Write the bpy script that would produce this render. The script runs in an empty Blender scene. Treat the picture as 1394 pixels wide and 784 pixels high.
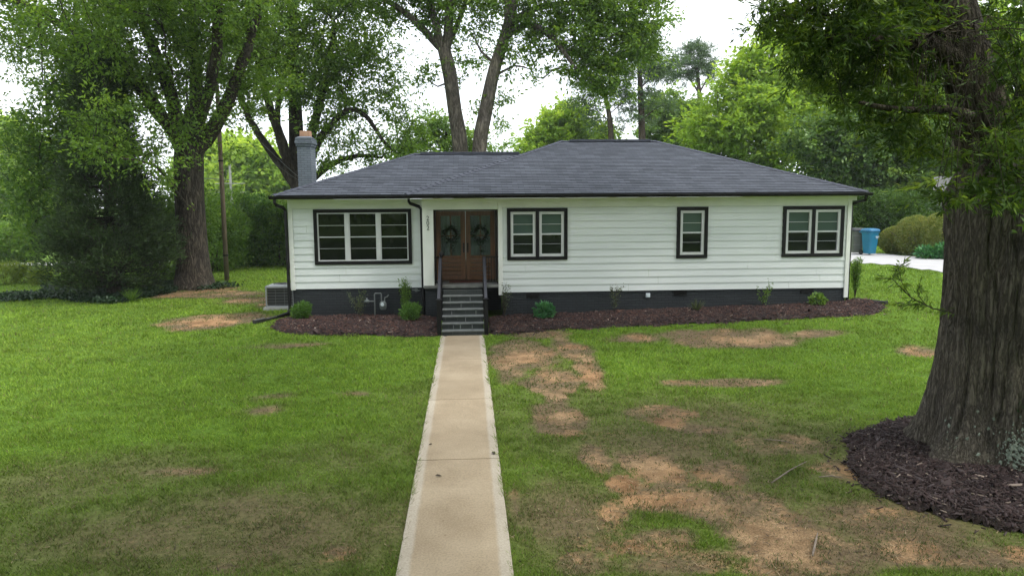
import bpy, bmesh, math, random
import numpy as np
from mathutils import Vector, Matrix

SC = bpy.context.scene
COL = SC.collection
rng = np.random.default_rng(11)
random.seed(5)

# ------------------------------------------------------------------ camera
F_PX, CAM_H = 985.0, 3.455
yaw, pitch, roll = math.radians(3.49), math.atan((392 - 275) / F_PX), 0.0068
FW = np.array([math.sin(yaw) * math.cos(pitch), math.cos(yaw) * math.cos(pitch), -math.sin(pitch)])
_r0 = np.array([math.cos(yaw), -math.sin(yaw), 0.0])
_u0 = np.cross(_r0, FW)
RT = _r0 * math.cos(roll) - _u0 * math.sin(roll)
UP = np.cross(RT, FW)
cam_d = bpy.data.cameras.new('camera')
cam_d.sensor_width = 36.0
cam_d.lens = F_PX / 1394 * 36
cam_d.clip_end = 2000
cam = bpy.data.objects.new('camera', cam_d)
COL.objects.link(cam)
cam.matrix_world = Matrix(((RT[0], UP[0], -FW[0], 0), (RT[1], UP[1], -FW[1], 0),
                           (RT[2], UP[2], -FW[2], CAM_H), (0, 0, 0, 1)))
SC.camera = cam

# ------------------------------------------------------------------ light
SUN_EL, SUN_AZ = math.radians(60), math.radians(118)      # azimuth clockwise from +y (behind the house) towards +x
world = bpy.data.worlds.new('World')
SC.world = world
world.use_nodes = True
nt = world.node_tree
nt.nodes.clear()
w_out = nt.nodes.new('ShaderNodeOutputWorld')
w_bg = nt.nodes.new('ShaderNodeBackground')
w_sky = nt.nodes.new('ShaderNodeTexSky')
w_sky.sky_type = 'NISHITA'
w_sky.sun_disc = False
w_sky.sun_elevation = SUN_EL
w_sky.sun_rotation = SUN_AZ
w_sky.dust_density = 4.0
w_sky.air_density = 1.2
w_tc = nt.nodes.new('ShaderNodeTexCoord')
w_no = nt.nodes.new('ShaderNodeTexNoise')
w_no.inputs['Scale'].default_value = 2.2
w_no.inputs['Detail'].default_value = 4
w_ramp = nt.nodes.new('ShaderNodeValToRGB')              # overcast: a bright, almost even cloud layer
w_ramp.color_ramp.elements[0].position = .3
w_ramp.color_ramp.elements[0].color = (11.0, 11.8, 12.8, 1)
w_ramp.color_ramp.elements[1].position = .75
w_ramp.color_ramp.elements[1].color = (14.5, 14.8, 15.2, 1)
w_mix = nt.nodes.new('ShaderNodeMixRGB')
w_mix.inputs[0].default_value = .86
nt.links.new(w_tc.outputs['Generated'], w_no.inputs['Vector'])
nt.links.new(w_no.outputs['Fac'], w_ramp.inputs[0])
nt.links.new(w_sky.outputs[0], w_mix.inputs[1])
nt.links.new(w_ramp.outputs[0], w_mix.inputs[2])
nt.links.new(w_mix.outputs[0], w_bg.inputs['Color'])
w_bg.inputs['Strength'].default_value = 0.1
nt.links.new(w_bg.outputs[0], w_out.inputs[0])
sun_d = bpy.data.lights.new('sun', 'SUN')
sun_d.energy = 1.5
sun_d.angle = math.radians(14)
sun_d.color = (1.0, .95, .86)
sun = bpy.data.objects.new('sun', sun_d)
COL.objects.link(sun)
_sd = Vector((math.sin(SUN_AZ) * math.cos(SUN_EL), math.cos(SUN_AZ) * math.cos(SUN_EL), math.sin(SUN_EL)))
sun.rotation_euler = _sd.to_track_quat('Z', 'Y').to_euler()
sun.location = (30, 20, 40)
SC.view_settings.view_transform = 'Standard'
SC.view_settings.look = 'None'
SC.view_settings.gamma = 1
SC.view_settings.exposure = 0.9
HAZE = .00042
cy = SC.cycles
cy.max_bounces = 6
cy.diffuse_bounces = 4
cy.glossy_bounces = 2
cy.transmission_bounces = 3
cy.transparent_max_bounces = 6
cy.volume_bounces = 0
cy.caustics_reflective = cy.caustics_refractive = False
cy.sample_clamp_indirect = 6
cy.use_denoising = True

# ------------------------------------------------------------------ helpers
def ray(px, py):
    return FW + RT * (px - 697) / F_PX - UP * (py - 392) / F_PX

def W(px, py, Y):                       # the point of plane y=Y seen at a photo pixel
    d = ray(px, py)
    return np.array([0, 0, CAM_H]) + d * (Y / d[1])

def _h(ix, iy, iz, s):
    n = (ix * 374761393 + iy * 668265263 + iz * 2147483647 + s * 974634721) & 0xFFFFFFFF
    n = ((n ^ (n >> 13)) * 1274126177) & 0xFFFFFFFF
    n = (n ^ (n >> 16)) & 0xFFFFFFFF
    return n / 4294967295.0

def vnoise(x, y, z=0.0, s=0):
    x, y, z = np.broadcast_arrays(np.asarray(x, float), np.asarray(y, float), np.asarray(z, float))
    ix, iy, iz = (np.floor(a).astype(np.int64) for a in (x, y, z))
    fx, fy, fz = x - ix, y - iy, z - iz
    fx, fy, fz = (f * f * (3 - 2 * f) for f in (fx, fy, fz))
    out = 0
    for dx in (0, 1):
        for dy in (0, 1):
            for dz in (0, 1):
                w = (fx if dx else 1 - fx) * (fy if dy else 1 - fy) * (fz if dz else 1 - fz)
                out = out + w * _h(ix + dx, iy + dy, iz + dz, s)
    return out

def fbm(x, y, z=0.0, o=4, s=0):
    a, t, f = 0.0, 0.0, 1.0
    for k in range(o):
        a = a + vnoise(np.asarray(x) * f, np.asarray(y) * f, np.asarray(z) * f, s + k) * .5 ** k
        t += .5 ** k
        f *= 2.03
    return a / t

def sstep(a, b, x):
    t = np.clip((np.asarray(x, float) - a) / (b - a), 0, 1)
    return t * t * (3 - 2 * t)

def gz(x, y):                           # height of the lawn
    x, y = np.asarray(x, float), np.asarray(y, float)
    front = .0071 * (np.clip(y, -20, 17.4) - 17.4)
    A = np.interp(x, [-14, -8, -5, 0, 5, 11, 14], [0, .06, .16, .16, .30, .42, .46])
    s0 = np.interp(x, [-5, 0, 5, 11], [17.0, 18.2, 16.5, 13.5])
    rise = A * sstep(s0, 20.4, y)
    east = .60 * sstep(9.5, 16.5, x) * sstep(15, 25, y)
    lump = .03 * (fbm(x * .35, y * .35, 0, 3, 7) - .5) * sstep(1.2, 3.0, np.abs(x + .17))
    return front + rise + east + lump

def G(px, py, lift=0.0):                # the point of the ground seen at a photo pixel
    d = ray(px, py)
    lo, hi = 2.0, 120.0
    for _ in range(60):
        m = (lo + hi) / 2
        p = np.array([0, 0, CAM_H]) + d * m
        if p[2] > gz(p[0], p[1]): lo = m
        else: hi = m
    p = np.array([0, 0, CAM_H]) + d * lo
    return np.array([p[0], p[1], float(gz(p[0], p[1])) + lift])

def tag(o, label=None, cat=None, group=None, kind=None):
    if label: o['label'] = label
    if cat: o['category'] = cat
    if group: o['group'] = group
    if kind: o['kind'] = kind
    return o

def empty(name, loc=(0, 0, 0), label=None, cat=None, group=None):
    o = bpy.data.objects.new(name, None)
    o.location = tuple(float(v) for v in loc)
    COL.objects.link(o)
    return tag(o, label, cat, group)

def link(name, me, m, parent=None):
    o = bpy.data.objects.new(name, me)
    COL.objects.link(o)
    for k in (m if isinstance(m, (list, tuple)) else [m]):
        me.materials.append(k)
    if parent is not None:
        o.parent = parent
        p, off = parent, Vector((0, 0, 0))
        while p is not None:
            off += p.location
            p = p.parent
        o.location = -off                # meshes are written in world coordinates
    return o

def np_mesh(name, V, Fc, m, parent=None, face_attr=None, point_attr=None, smooth=False):
    V = np.asarray(V, np.float32)
    Fc = np.asarray(Fc, np.int32)
    n, k = Fc.shape
    me = bpy.data.meshes.new(name)
    me.vertices.add(len(V))
    me.vertices.foreach_set('co', V.ravel())
    me.loops.add(n * k)
    me.loops.foreach_set('vertex_index', Fc.ravel())
    me.polygons.add(n)
    me.polygons.foreach_set('loop_start', np.arange(0, n * k, k, dtype=np.int32))
    if smooth:
        me.polygons.foreach_set('use_smooth', np.ones(n, bool))
    for an, dat in (face_attr or {}).items():
        at = me.attributes.new(an, 'FLOAT', 'FACE')
        at.data.foreach_set('value', np.asarray(dat, np.float32))
    for an, dat in (point_attr or {}).items():
        dat = np.asarray(dat, np.float32)
        if dat.ndim == 2:
            at = me.attributes.new(an, 'FLOAT_COLOR', 'POINT')
            at.data.foreach_set('color', np.c_[dat, np.ones(len(dat), np.float32)].ravel().astype(np.float32))
        else:
            at = me.attributes.new(an, 'FLOAT', 'POINT')
            at.data.foreach_set('value', dat)
    me.update(calc_edges=True)
    return link(name, me, m, parent)

class MB:
    def __init__(s): s.v, s.f, s.uv = [], [], {}
    def box(s, x0, x1, y0, y1, z0, z1):
        b = len(s.v)
        s.v += [(x0, y0, z0), (x1, y0, z0), (x1, y1, z0), (x0, y1, z0), (x0, y0, z1), (x1, y0, z1), (x1, y1, z1), (x0, y1, z1)]
        s.f += [(b, b+3, b+2, b+1), (b+4, b+5, b+6, b+7), (b, b+1, b+5, b+4), (b+1, b+2, b+6, b+5), (b+2, b+3, b+7, b+6), (b+3, b, b+4, b+7)]
        return s
    def poly(s, pts):
        b = len(s.v)
        s.v += [tuple(float(c) for c in p) for p in pts]
        s.f.append(tuple(range(b, b + len(pts))))
        return s
    def prism(s, pts, vec):             # polygon swept along vec
        n, b = len(pts), len(s.v)
        v = np.array(vec, float)
        s.v += [tuple(map(float, p)) for p in pts] + [tuple(np.array(p, float) + v) for p in pts]
        s.f += [tuple(range(b, b + n))[::-1], tuple(range(b + n, b + 2 * n))]
        s.f += [(b + i, b + (i + 1) % n, b + n + (i + 1) % n, b + n + i) for i in range(n)]
        return s
    def tube(s, path, rad, n=8, cap=True, sq=None):
        P = [Vector(tuple(map(float, p))) for p in path]
        R_ = rad if isinstance(rad, (list, tuple, np.ndarray)) else [rad] * len(P)
        t0 = (P[1] - P[0]).normalized()
        u = t0.orthogonal().normalized()
        if sq is not None:
            u = (Vector(sq) - t0 * t0.dot(Vector(sq))).normalized()
        b = len(s.v)
        for i, p in enumerate(P):
            a = P[max(i - 1, 0)]; c = P[min(i + 1, len(P) - 1)]
            t = (c - a).normalized()
            u = (u - t * u.dot(t)).normalized()
            w = t.cross(u)
            for k in range(n):
                an = 2 * math.pi * (k + (.5 if sq is not None else 0)) / n
                q = p + (u * math.cos(an) + w * math.sin(an)) * float(R_[i])
                s.v.append(tuple(q))
        for i in range(len(P) - 1):
            for k in range(n):
                k2 = (k + 1) % n
                s.f.append((b + i*n + k, b + i*n + k2, b + (i+1)*n + k2, b + (i+1)*n + k))
        if cap:
            s.f.append(tuple(b + k for k in range(n))[::-1])
            e = b + (len(P) - 1) * n
            s.f.append(tuple(e + k for k in range(n)))
        return s
    def lathe(s, c, prof, n=16, ax='z'):
        b = len(s.v)
        for (r, h) in prof:
            for k in range(n):
                a = 2 * math.pi * k / n
                d = (r * math.cos(a), r * math.sin(a), h)
                if ax == 'y': d = (d[0], -d[2], d[1])
                s.v.append((c[0] + d[0], c[1] + d[1], c[2] + d[2]))
        for i in range(len(prof) - 1):
            for k in range(n):
                k2 = (k + 1) % n
                s.f.append((b + i*n + k, b + i*n + k2, b + (i+1)*n + k2, b + (i+1)*n + k))
        return s
    def build(s, name, m, parent=None, bevel=0, smooth=False):
        me = bpy.data.meshes.new(name)
        me.from_pydata(s.v, [], s.f)
        me.update()
        if smooth: me.polygons.foreach_set('use_smooth', [True] * len(me.polygons))
        o = link(name, me, m, parent)
        if bevel:
            md = o.modifiers.new('bevel', 'BEVEL')
            md.width = bevel; md.segments = 2; md.limit_method = 'ANGLE'
        return o

# ------------------------------------------------------------------ materials
def new_mat(name):
    m = bpy.data.materials.new(name)
    m.use_nodes = True
    return m, m.node_tree, m.node_tree.nodes['Principled BSDF']

def ramp_node(t, c0, c1, p0=.3, p1=.7):
    r = t.nodes.new('ShaderNodeValToRGB')
    r.color_ramp.elements[0].position, r.color_ramp.elements[1].position = p0, p1
    r.color_ramp.elements[0].color = (*c0, 1); r.color_ramp.elements[1].color = (*c1, 1)
    return r

def coord(t, scale=(1, 1, 1)):
    tc = t.nodes.new('ShaderNodeTexCoord')
    mp = t.nodes.new('ShaderNodeMapping')
    mp.inputs['Scale'].default_value = scale
    t.links.new(tc.outputs['Object'], mp.inputs['Vector'])
    return mp.outputs['Vector']

def noise_node(t, vec, scale, detail=4, rough=.55):
    n = t.nodes.new('ShaderNodeTexNoise')
    n.inputs['Scale'].default_value = scale
    n.inputs['Detail'].default_value = detail
    n.inputs['Roughness'].default_value = rough
    if vec is not None: t.links.new(vec, n.inputs['Vector'])
    return n

def pm(name, c0, c1=None, rough=.6, scale=3.0, stretch=(1, 1, 1), bump=0.0, bscale=40, spec=.4, metal=0.0, dist=.01, p0=.3, p1=.7):
    m, t, b = new_mat(name)
    b.inputs['Roughness'].default_value = rough
    b.inputs['Specular IOR Level'].default_value = spec
    b.inputs['Metallic'].default_value = metal
    v = coord(t, stretch)
    if c1 is None: c1 = tuple(c * .8 for c in c0)
    n = noise_node(t, v, scale)
    r = ramp_node(t, c0, c1, p0, p1)
    t.links.new(n.outputs['Fac'], r.inputs[0])
    t.links.new(r.outputs[0], b.inputs['Base Color'])
    if bump:
        n2 = noise_node(t, v, bscale)
        bm = t.nodes.new('ShaderNodeBump')
        bm.inputs['Strength'].default_value = bump
        bm.inputs['Distance'].default_value = dist
        t.links.new(n2.outputs['Fac'], bm.inputs['Height'])
        t.links.new(bm.outputs[0], b.inputs['Normal'])
    return m

def leaf_mat(name, dark, mid, light, trans=.3, rough=.5):
    m, t, b = new_mat(name)
    a = t.nodes.new('ShaderNodeAttribute'); a.attribute_name = 'tint'
    r = ramp_node(t, dark, light, .05, .95)
    e = r.color_ramp.elements.new(.5); e.color = (*mid, 1)
    t.links.new(a.outputs['Fac'], r.inputs[0])
    t.links.new(r.outputs[0], b.inputs['Base Color'])
    b.inputs['Roughness'].default_value = rough
    b.inputs['Specular IOR Level'].default_value = .3
    tr = t.nodes.new('ShaderNodeBsdfTranslucent')
    hs = t.nodes.new('ShaderNodeMixRGB'); hs.blend_type = 'MULTIPLY'; hs.inputs[0].default_value = 1
    hs.inputs[2].default_value = (1.5, 1.35, .6, 1)
    t.links.new(r.outputs[0], hs.inputs[1])
    t.links.new(hs.outputs[0], tr.inputs[0])
    mx = t.nodes.new('ShaderNodeMixShader'); mx.inputs[0].default_value = trans
    t.links.new(b.outputs[0], mx.inputs[1]); t.links.new(tr.outputs[0], mx.inputs[2])
    t.links.new(mx.outputs[0], t.nodes['Material Output'].inputs[0])
    return m

def attr_mat(name, attr='col', rough=.8, trans=0.0):
    m, t, b = new_mat(name)
    a = t.nodes.new('ShaderNodeAttribute'); a.attribute_name = attr
    t.links.new(a.outputs['Color'], b.inputs['Base Color'])
    b.inputs['Roughness'].default_value = rough
    b.inputs['Specular IOR Level'].default_value = .2
    if trans:
        tr = t.nodes.new('ShaderNodeBsdfTranslucent')
        t.links.new(a.outputs['Color'], tr.inputs[0])
        mx = t.nodes.new('ShaderNodeMixShader'); mx.inputs[0].default_value = trans
        t.links.new(b.outputs[0], mx.inputs[1]); t.links.new(tr.outputs[0], mx.inputs[2])
        t.links.new(mx.outputs[0], t.nodes['Material Output'].inputs[0])
    return m

def brick_mat(name, c1, c2, mortar, bw, rh, ms, uv=False, bump=.5, rough=.75, dist=.008, axes='xz', stain=.25):
    m, t, b = new_mat(name)
    tc = t.nodes.new('ShaderNodeTexCoord')
    if uv:
        vec = tc.outputs['UV']
    else:
        sp = t.nodes.new('ShaderNodeSeparateXYZ'); cb = t.nodes.new('ShaderNodeCombineXYZ')
        ad = t.nodes.new('ShaderNodeMath'); ad.operation = 'ADD'
        t.links.new(tc.outputs['Object'], sp.inputs[0])
        t.links.new(sp.outputs['X'], ad.inputs[0]); t.links.new(sp.outputs['Y'], ad.inputs[1])
        t.links.new(ad.outputs[0], cb.inputs['X']); t.links.new(sp.outputs['Z'], cb.inputs['Y'])
        vec = cb.outputs[0]
    br = t.nodes.new('ShaderNodeTexBrick')
    br.inputs['Color1'].default_value = (*c1, 1); br.inputs['Color2'].default_value = (*c2, 1)
    br.inputs['Mortar'].default_value = (*mortar, 1)
    br.inputs['Scale'].default_value = 1.0
    br.inputs['Brick Width'].default_value = bw; br.inputs['Row Height'].default_value = rh
    br.inputs['Mortar Size'].default_value = ms; br.inputs['Mortar Smooth'].default_value = .3
    t.links.new(vec, br.inputs['Vector'])
    n = noise_node(t, coord(t), 1.3, 6)
    mr = t.nodes.new('ShaderNodeMapRange')
    mr.inputs['To Min'].default_value = 1 - stain; mr.inputs['To Max'].default_value = 1 + stain
    t.links.new(n.outputs['Fac'], mr.inputs['Value'])
    n2 = noise_node(t, coord(t), 90, 3)
    mr2 = t.nodes.new('ShaderNodeMapRange')
    mr2.inputs['To Min'].default_value = .72; mr2.inputs['To Max'].default_value = 1.28
    t.links.new(n2.outputs['Fac'], mr2.inputs['Value'])
    mm = t.nodes.new('ShaderNodeMath'); mm.operation = 'MULTIPLY'
    t.links.new(mr.outputs[0], mm.inputs[0]); t.links.new(mr2.outputs[0], mm.inputs[1])
    mx = t.nodes.new('ShaderNodeMixRGB'); mx.blend_type = 'MULTIPLY'; mx.inputs[0].default_value = 1
    t.links.new(br.outputs['Color'], mx.inputs[1]); t.links.new(mm.outputs[0], mx.inputs[2])
    t.links.new(mx.outputs[0], b.inputs['Base Color'])
    b.inputs['Roughness'].default_value = rough
    b.inputs['Specular IOR Level'].default_value = .35
    ml = t.nodes.new('ShaderNodeMath'); ml.operation = 'MULTIPLY_ADD'
    ml.inputs[1].default_value = -1.0
    t.links.new(br.outputs['Fac'], ml.inputs[0]); t.links.new(n2.outputs['Fac'], ml.inputs[2])
    bp = t.nodes.new('ShaderNodeBump'); bp.inputs['Strength'].default_value = bump; bp.inputs['Distance'].default_value = dist
    t.links.new(ml.outputs[0], bp.inputs['Height']); t.links.new(bp.outputs[0], b.inputs['Normal'])
    return m

def bark_mat(name, c0, c1, vs=(9, 9, 1.6), strength=1.0, dist=.03):
    m, t, b = new_mat(name)
    def ridge(scale, det):                              # long broken vertical ridges
        n = noise_node(t, coord(t, scale), 1.0, det, .6)
        n.inputs['Distortion'].default_value = .5
        a = t.nodes.new('ShaderNodeMath'); a.operation = 'MULTIPLY_ADD'; a.inputs[1].default_value = 2; a.inputs[2].default_value = -1
        t.links.new(n.outputs['Fac'], a.inputs[0])
        c = t.nodes.new('ShaderNodeMath'); c.operation = 'ABSOLUTE'; t.links.new(a.outputs[0], c.inputs[0])
        return c.outputs[0]
    r1, r2 = ridge(vs, 3), ridge((vs[0] * 2.6, vs[1] * 2.6, vs[2] * 3), 3)
    ad = t.nodes.new('ShaderNodeMath'); ad.operation = 'MULTIPLY_ADD'; ad.inputs[1].default_value = 2.2
    h2 = t.nodes.new('ShaderNodeMath'); h2.operation = 'MULTIPLY'; h2.inputs[1].default_value = 1.1
    t.links.new(r2, h2.inputs[0]); t.links.new(r1, ad.inputs[0]); t.links.new(h2.outputs[0], ad.inputs[2])
    r = ramp_node(t, c0, c1, .08, .85)
    t.links.new(ad.outputs[0], r.inputs[0])
    n3 = noise_node(t, coord(t), 1.2, 5)
    r3 = ramp_node(t, (.62, .62, .62), (1.25, 1.25, 1.12), .3, .75)
    t.links.new(n3.outputs['Fac'], r3.inputs[0])
    mx = t.nodes.new('ShaderNodeMixRGB'); mx.blend_type = 'MULTIPLY'; mx.inputs[0].default_value = 1
    t.links.new(r.outputs[0], mx.inputs[1]); t.links.new(r3.outputs[0], mx.inputs[2])
    t.links.new(mx.outputs[0], b.inputs['Base Color'])
    b.inputs['Roughness'].default_value = .92
    b.inputs['Specular IOR Level'].default_value = .15
    bp = t.nodes.new('ShaderNodeBump'); bp.inputs['Strength'].default_value = strength; bp.inputs['Distance'].default_value = dist
    t.links.new(ad.outputs[0], bp.inputs['Height']); t.links.new(bp.outputs[0], b.inputs['Normal'])
    return m

def wood_mat(name, c0, c1):
    return pm(name, c0, c1, rough=.35, scale=2.5, stretch=(14, 14, 1.2), bump=.15, bscale=6, spec=.45)

def pane_mat(name, col, trans=0.0):
    m, t, b = new_mat(name)
    b.inputs['Base Color'].default_value = (*col, 1)
    b.inputs['Roughness'].default_value = .03
    b.inputs['IOR'].default_value = 1.5
    b.inputs['Specular IOR Level'].default_value = .35
    n = noise_node(t, coord(t), 1.6, 2)
    bp = t.nodes.new('ShaderNodeBump'); bp.inputs['Strength'].default_value = .05; bp.inputs['Distance'].default_value = .02
    t.links.new(n.outputs['Fac'], bp.inputs['Height']); t.links.new(bp.outputs[0], b.inputs['Normal'])
    if trans:
        tr = t.nodes.new('ShaderNodeBsdfTransparent'); tr.inputs[0].default_value = (.8, .86, .85, 1)
        mx = t.nodes.new('ShaderNodeMixShader'); mx.inputs[0].default_value = trans
        t.links.new(b.outputs[0], mx.inputs[1]); t.links.new(tr.outputs[0], mx.inputs[2])
        t.links.new(mx.outputs[0], t.nodes['Material Output'].inputs[0])
    return m

M = {}
M['siding'] = pm('white_siding', (.68, .71, .71), (.60, .635, .635), rough=.45, scale=1.1, stretch=(.6, .6, 2.5), bump=.05, bscale=60, p0=.35, p1=.75)
M['trim'] = pm('white_trim', (.78, .79, .76), (.70, .71, .68), rough=.45, scale=2)
M['sash'] = pm('sash_white', (.62, .63, .64), (.55, .56, .57), rough=.4, scale=4)
M['black'] = pm('black_paint', (.006, .006, .007), (.010, .009, .009), rough=.5, scale=5, spec=.2)
M['rail'] = pm('dark_rail_paint', (.030, .031, .040), (.02, .021, .027), rough=.4, scale=6)
M['found'] = brick_mat('painted_brick', (.026, .031, .035), (.020, .024, .028), (.014, .017, .020), .215, .075, .012, bump=.8, stain=.2)
M['chim'] = brick_mat('chimney_brick', (.13, .15, .18), (.10, .12, .145), (.075, .09, .11), .215, .075, .012, bump=.8)
M['stepbrick'] = brick_mat('step_slate', (.040, .046, .045), (.028, .034, .034), (.06, .065, .063), .31, .16, .008, bump=.6, stain=.45)
M['tread'] = pm('slate_tread', (.17, .18, .175), (.09, .10, .10), rough=.7, scale=7, bump=.3, bscale=30)
M['joint'] = pm('pale_joint', (.30, .31, .30), (.16, .17, .165), rough=.8, scale=9)
M['stone'] = pm('porch_stone', (.21, .21, .20), (.11, .115, .11), rough=.7, scale=4, bump=.2, bscale=25)
M['shingle'] = brick_mat('asphalt_shingle', (.072, .081, .103), (.040, .046, .060), (.016, .019, .025), .31, .145, .005, uv=True, bump=.6, rough=.85, dist=.006, stain=.22)
M['cap'] = pm('ridge_shingle', (.050, .056, .076), (.032, .036, .050), rough=.85, scale=6, bump=.4, bscale=60)
M['door'] = wood_mat('stained_wood', (.210, .092, .040), (.110, .046, .020))
M['doorframe'] = wood_mat('dark_stained_frame', (.030, .012, .008), (.018, .008, .006))
M['pane'] = pane_mat('dark_pane', (.003, .004, .004))
M['blind'] = pane_mat('blind_pane', (.060, .092, .082))
M['screen'] = pane_mat('screened_pane', (.007, .009, .010))
M['doorpane'] = pane_mat('clear_pane', (.01, .015, .015), trans=.36)
M['inside'] = pm('interior_paint', (.45, .46, .44), (.40, .41, .39), rough=.8, scale=1)
M['sheer'], _t, _b = new_mat('sheer_curtain')
_b.inputs['Base Color'].default_value = (.75, .78, .78, 1); _b.inputs['Roughness'].default_value = .9
_tr = _t.nodes.new('ShaderNodeBsdfTranslucent'); _tr.inputs[0].default_value = (.75, .80, .80, 1)
_mx = _t.nodes.new('ShaderNodeMixShader'); _mx.inputs[0].default_value = .6
_t.links.new(_b.outputs[0], _mx.inputs[1]); _t.links.new(_tr.outputs[0], _mx.inputs[2]); _t.links.new(_mx.outputs[0], _t.nodes['Material Output'].inputs[0])
M['metal'] = pm('grey_metal', (.19, .20, .20), (.14, .15, .15), rough=.45, scale=8, metal=.3)
M['meter'] = pm('meter_grey', (.17, .19, .19), (.12, .14, .14), rough=.5, scale=8)
M['ac'] = pm('condenser_grey', (.34, .35, .36), (.28, .29, .30), rough=.5, scale=4)
M['acdark'] = pm('condenser_coil', (.045, .043, .045), (.03, .03, .032), rough=.6, scale=30, stretch=(1, 1, 6))
M['pad'] = pm('pad_concrete', (.42, .41, .39), (.34, .33, .31), rough=.85, scale=6, bump=.2, bscale=50)
M['bark'] = bark_mat('oak_bark', (.022, .018, .014), (.120, .100, .084))
M['bark_far'] = bark_mat('grey_bark', (.022, .018, .014), (.075, .062, .052), vs=(5, 5, 1.2))
M['bark_pale'] = bark_mat('pale_bark', (.062, .053, .045), (.215, .185, .162), vs=(6, 6, 1.4))
M['bark_pine'] = bark_mat('pine_bark', (.05, .038, .032), (.13, .10, .085), vs=(6, 6, 2))
M['twig'] = pm('twig_bark', (.05, .038, .028), (.03, .024, .018), rough=.9, scale=20)
M['deadwood'] = pm('dead_wood', (.26, .21, .17), (.15, .12, .10), rough=.9, scale=15)
M['pole'] = pm('pole_wood', (.20, .15, .10), (.12, .09, .065), rough=.85, scale=2, stretch=(12, 12, 1), bump=.3, bscale=8)
M['poleg'] = pm('pale_pole', (.27, .27, .25), (.2, .2, .19), rough=.8, scale=3)
M['wire'] = pm('wire_grey', (.07, .075, .075), (.05, .055, .055), rough=.5, scale=3)
M['blue'] = pm('blue_plastic', (.016, .165, .27), (.012, .13, .23), rough=.4, scale=3)
M['bluedark'] = pm('blue_lid', (.020, .15, .29), (.016, .12, .24), rough=.4, scale=3)
M['greybin'] = pm('grey_green_plastic', (.12, .13, .11), (.09, .10, .085), rough=.5, scale=3)
M['greylid'] = pm('dark_lid', (.035, .037, .045), (.025, .027, .03), rough=.45, scale=3)
M['white'] = pm('white_mark', (.62, .68, .72), (.5, .56, .6), rough=.5, scale=9)
M['tile'] = pm('clay_flue', (.40, .24, .15), (.30, .17, .11), rough=.85, scale=7, bump=.3)
M['grey_wall'] = pm('weathered_boards', (.30, .29, .30), (.21, .20, .21), rough=.85, scale=2, stretch=(8, 8, 1))
M['lichen'] = pm('lichen_crust', (.24, .275, .225), (.12, .15, .12), rough=.95, scale=25, bump=.4)
M['mat'] = pm('coir_mat', (.10, .028, .018), (.06, .02, .014), rough=.95, scale=30)
M['digit'] = pm('digit_metal', (.12, .125, .13), (.09, .095, .10), rough=.4, scale=9, metal=.4)
M['drain'] = pm('drain_plastic', (.012, .012, .013), (.02, .02, .02), rough=.45, scale=9)

L = {}
L['oak'] = leaf_mat('oak_leaf', (.052, .110, .016), (.125, .230, .036), (.225, .360, .066), .55)
L['nearoak'] = leaf_mat('willow_oak_leaf', (.026, .058, .011), (.075, .145, .024), (.220, .330, .052), .46)
L['cedar'] = leaf_mat('cedar_spray', (.018, .036, .011), (.042, .078, .022), (.120, .180, .056), .25, .7)
L['bright'] = leaf_mat('bright_leaf', (.140, .250, .028), (.245, .390, .056), (.360, .500, .105), .58)
L['mid'] = leaf_mat('shrub_leaf', (.050, .115, .018), (.110, .215, .032), (.200, .320, .060), .45)
L['dark'] = leaf_mat('evergreen_leaf', (.028, .070, .014), (.085, .165, .034), (.220, .330, .095), .38, .4)
L['pine'] = leaf_mat('pine_needle', (.045, .090, .045), (.080, .145, .070), (.120, .195, .090), .35)
L['yellow'] = leaf_mat('yellow_green_leaf', (.070, .120, .020), (.140, .210, .030), (.240, .300, .050), .40)
L['hedge'] = leaf_mat('reddish_hedge_leaf', (.085, .130, .032), (.190, .240, .064), (.320, .290, .105), .35)
L['box'] = leaf_mat('boxwood_leaf', (.030, .085, .014), (.070, .165, .024), (.130, .250, .045), .32)
L['sparse'] = leaf_mat('greyish_leaf', (.040, .060, .028), (.075, .100, .045), (.120, .145, .070), .25)
L['hosta'] = leaf_mat('broad_green_leaf', (.030, .110, .040), (.055, .190, .070), (.110, .270, .110), .28)
L['ivy'] = leaf_mat('ivy_leaf', (.012, .032, .014), (.024, .055, .022), (.055, .100, .040), .15)

# ------------------------------------------------------------------ ground
# patches: photo pixel of the patch, half sizes in photo pixels, amount
DIRT = [(712,482,38,15,1),(752,520,30,17,.9),(788,492,20,30,.85),(766,574,30,17,.85),(806,628,28,18,.8),(1010,462,75,11,1),(868,460,45,6,.6),
        (985,521,65,5,.7),(900,566,45,10,.75),(945,584,38,9,.8),(908,640,30,22,1),(945,688,50,24,1),(990,638,34,17,.75),(978,702,36,22,.85),
        (855,665,27,13,.95),(888,684,42,14,.95),(905,742,55,16,.75),(1048,722,62,30,1),(1085,752,62,26,1),(1055,606,60,14,.75),(1335,757,95,13,.85),
        (1252,478,28,8,.7),(1110,778,80,14,.6),(960,775,55,12,.4),(1150,640,45,12,.55),(1010,600,30,10,.5),(700,700,14,40,.35),(790,770,45,18,.5),
        (1180,690,70,14,.5),(930,770,150,20,.35),(1200,755,130,18,.6),(830,745,45,18,.35),(1015,680,40,16,.7),(860,630,22,14,.5),(735,455,45,6,.6),(690,500,22,22,.5),(835,700,30,20,.35),(1230,745,60,14,.6),(760,545,16,14,.6),(930,455,30,5,.5),(1120,455,40,5,.55),
        (284,437,52,8,1),(300,402,60,4,.6),(345,408,35,4,.6),(480,536,26,4,.3),(300,772,45,8,.35),(452,755,28,14,.38),
        (365,541,26,4,.25),(250,640,60,9,.35),(360,560,30,6,.3),(400,470,60,4,.3),(265,398,45,6,.8),
        (380,412,24,5,.5),(620,500,4,10,.3)]
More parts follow.
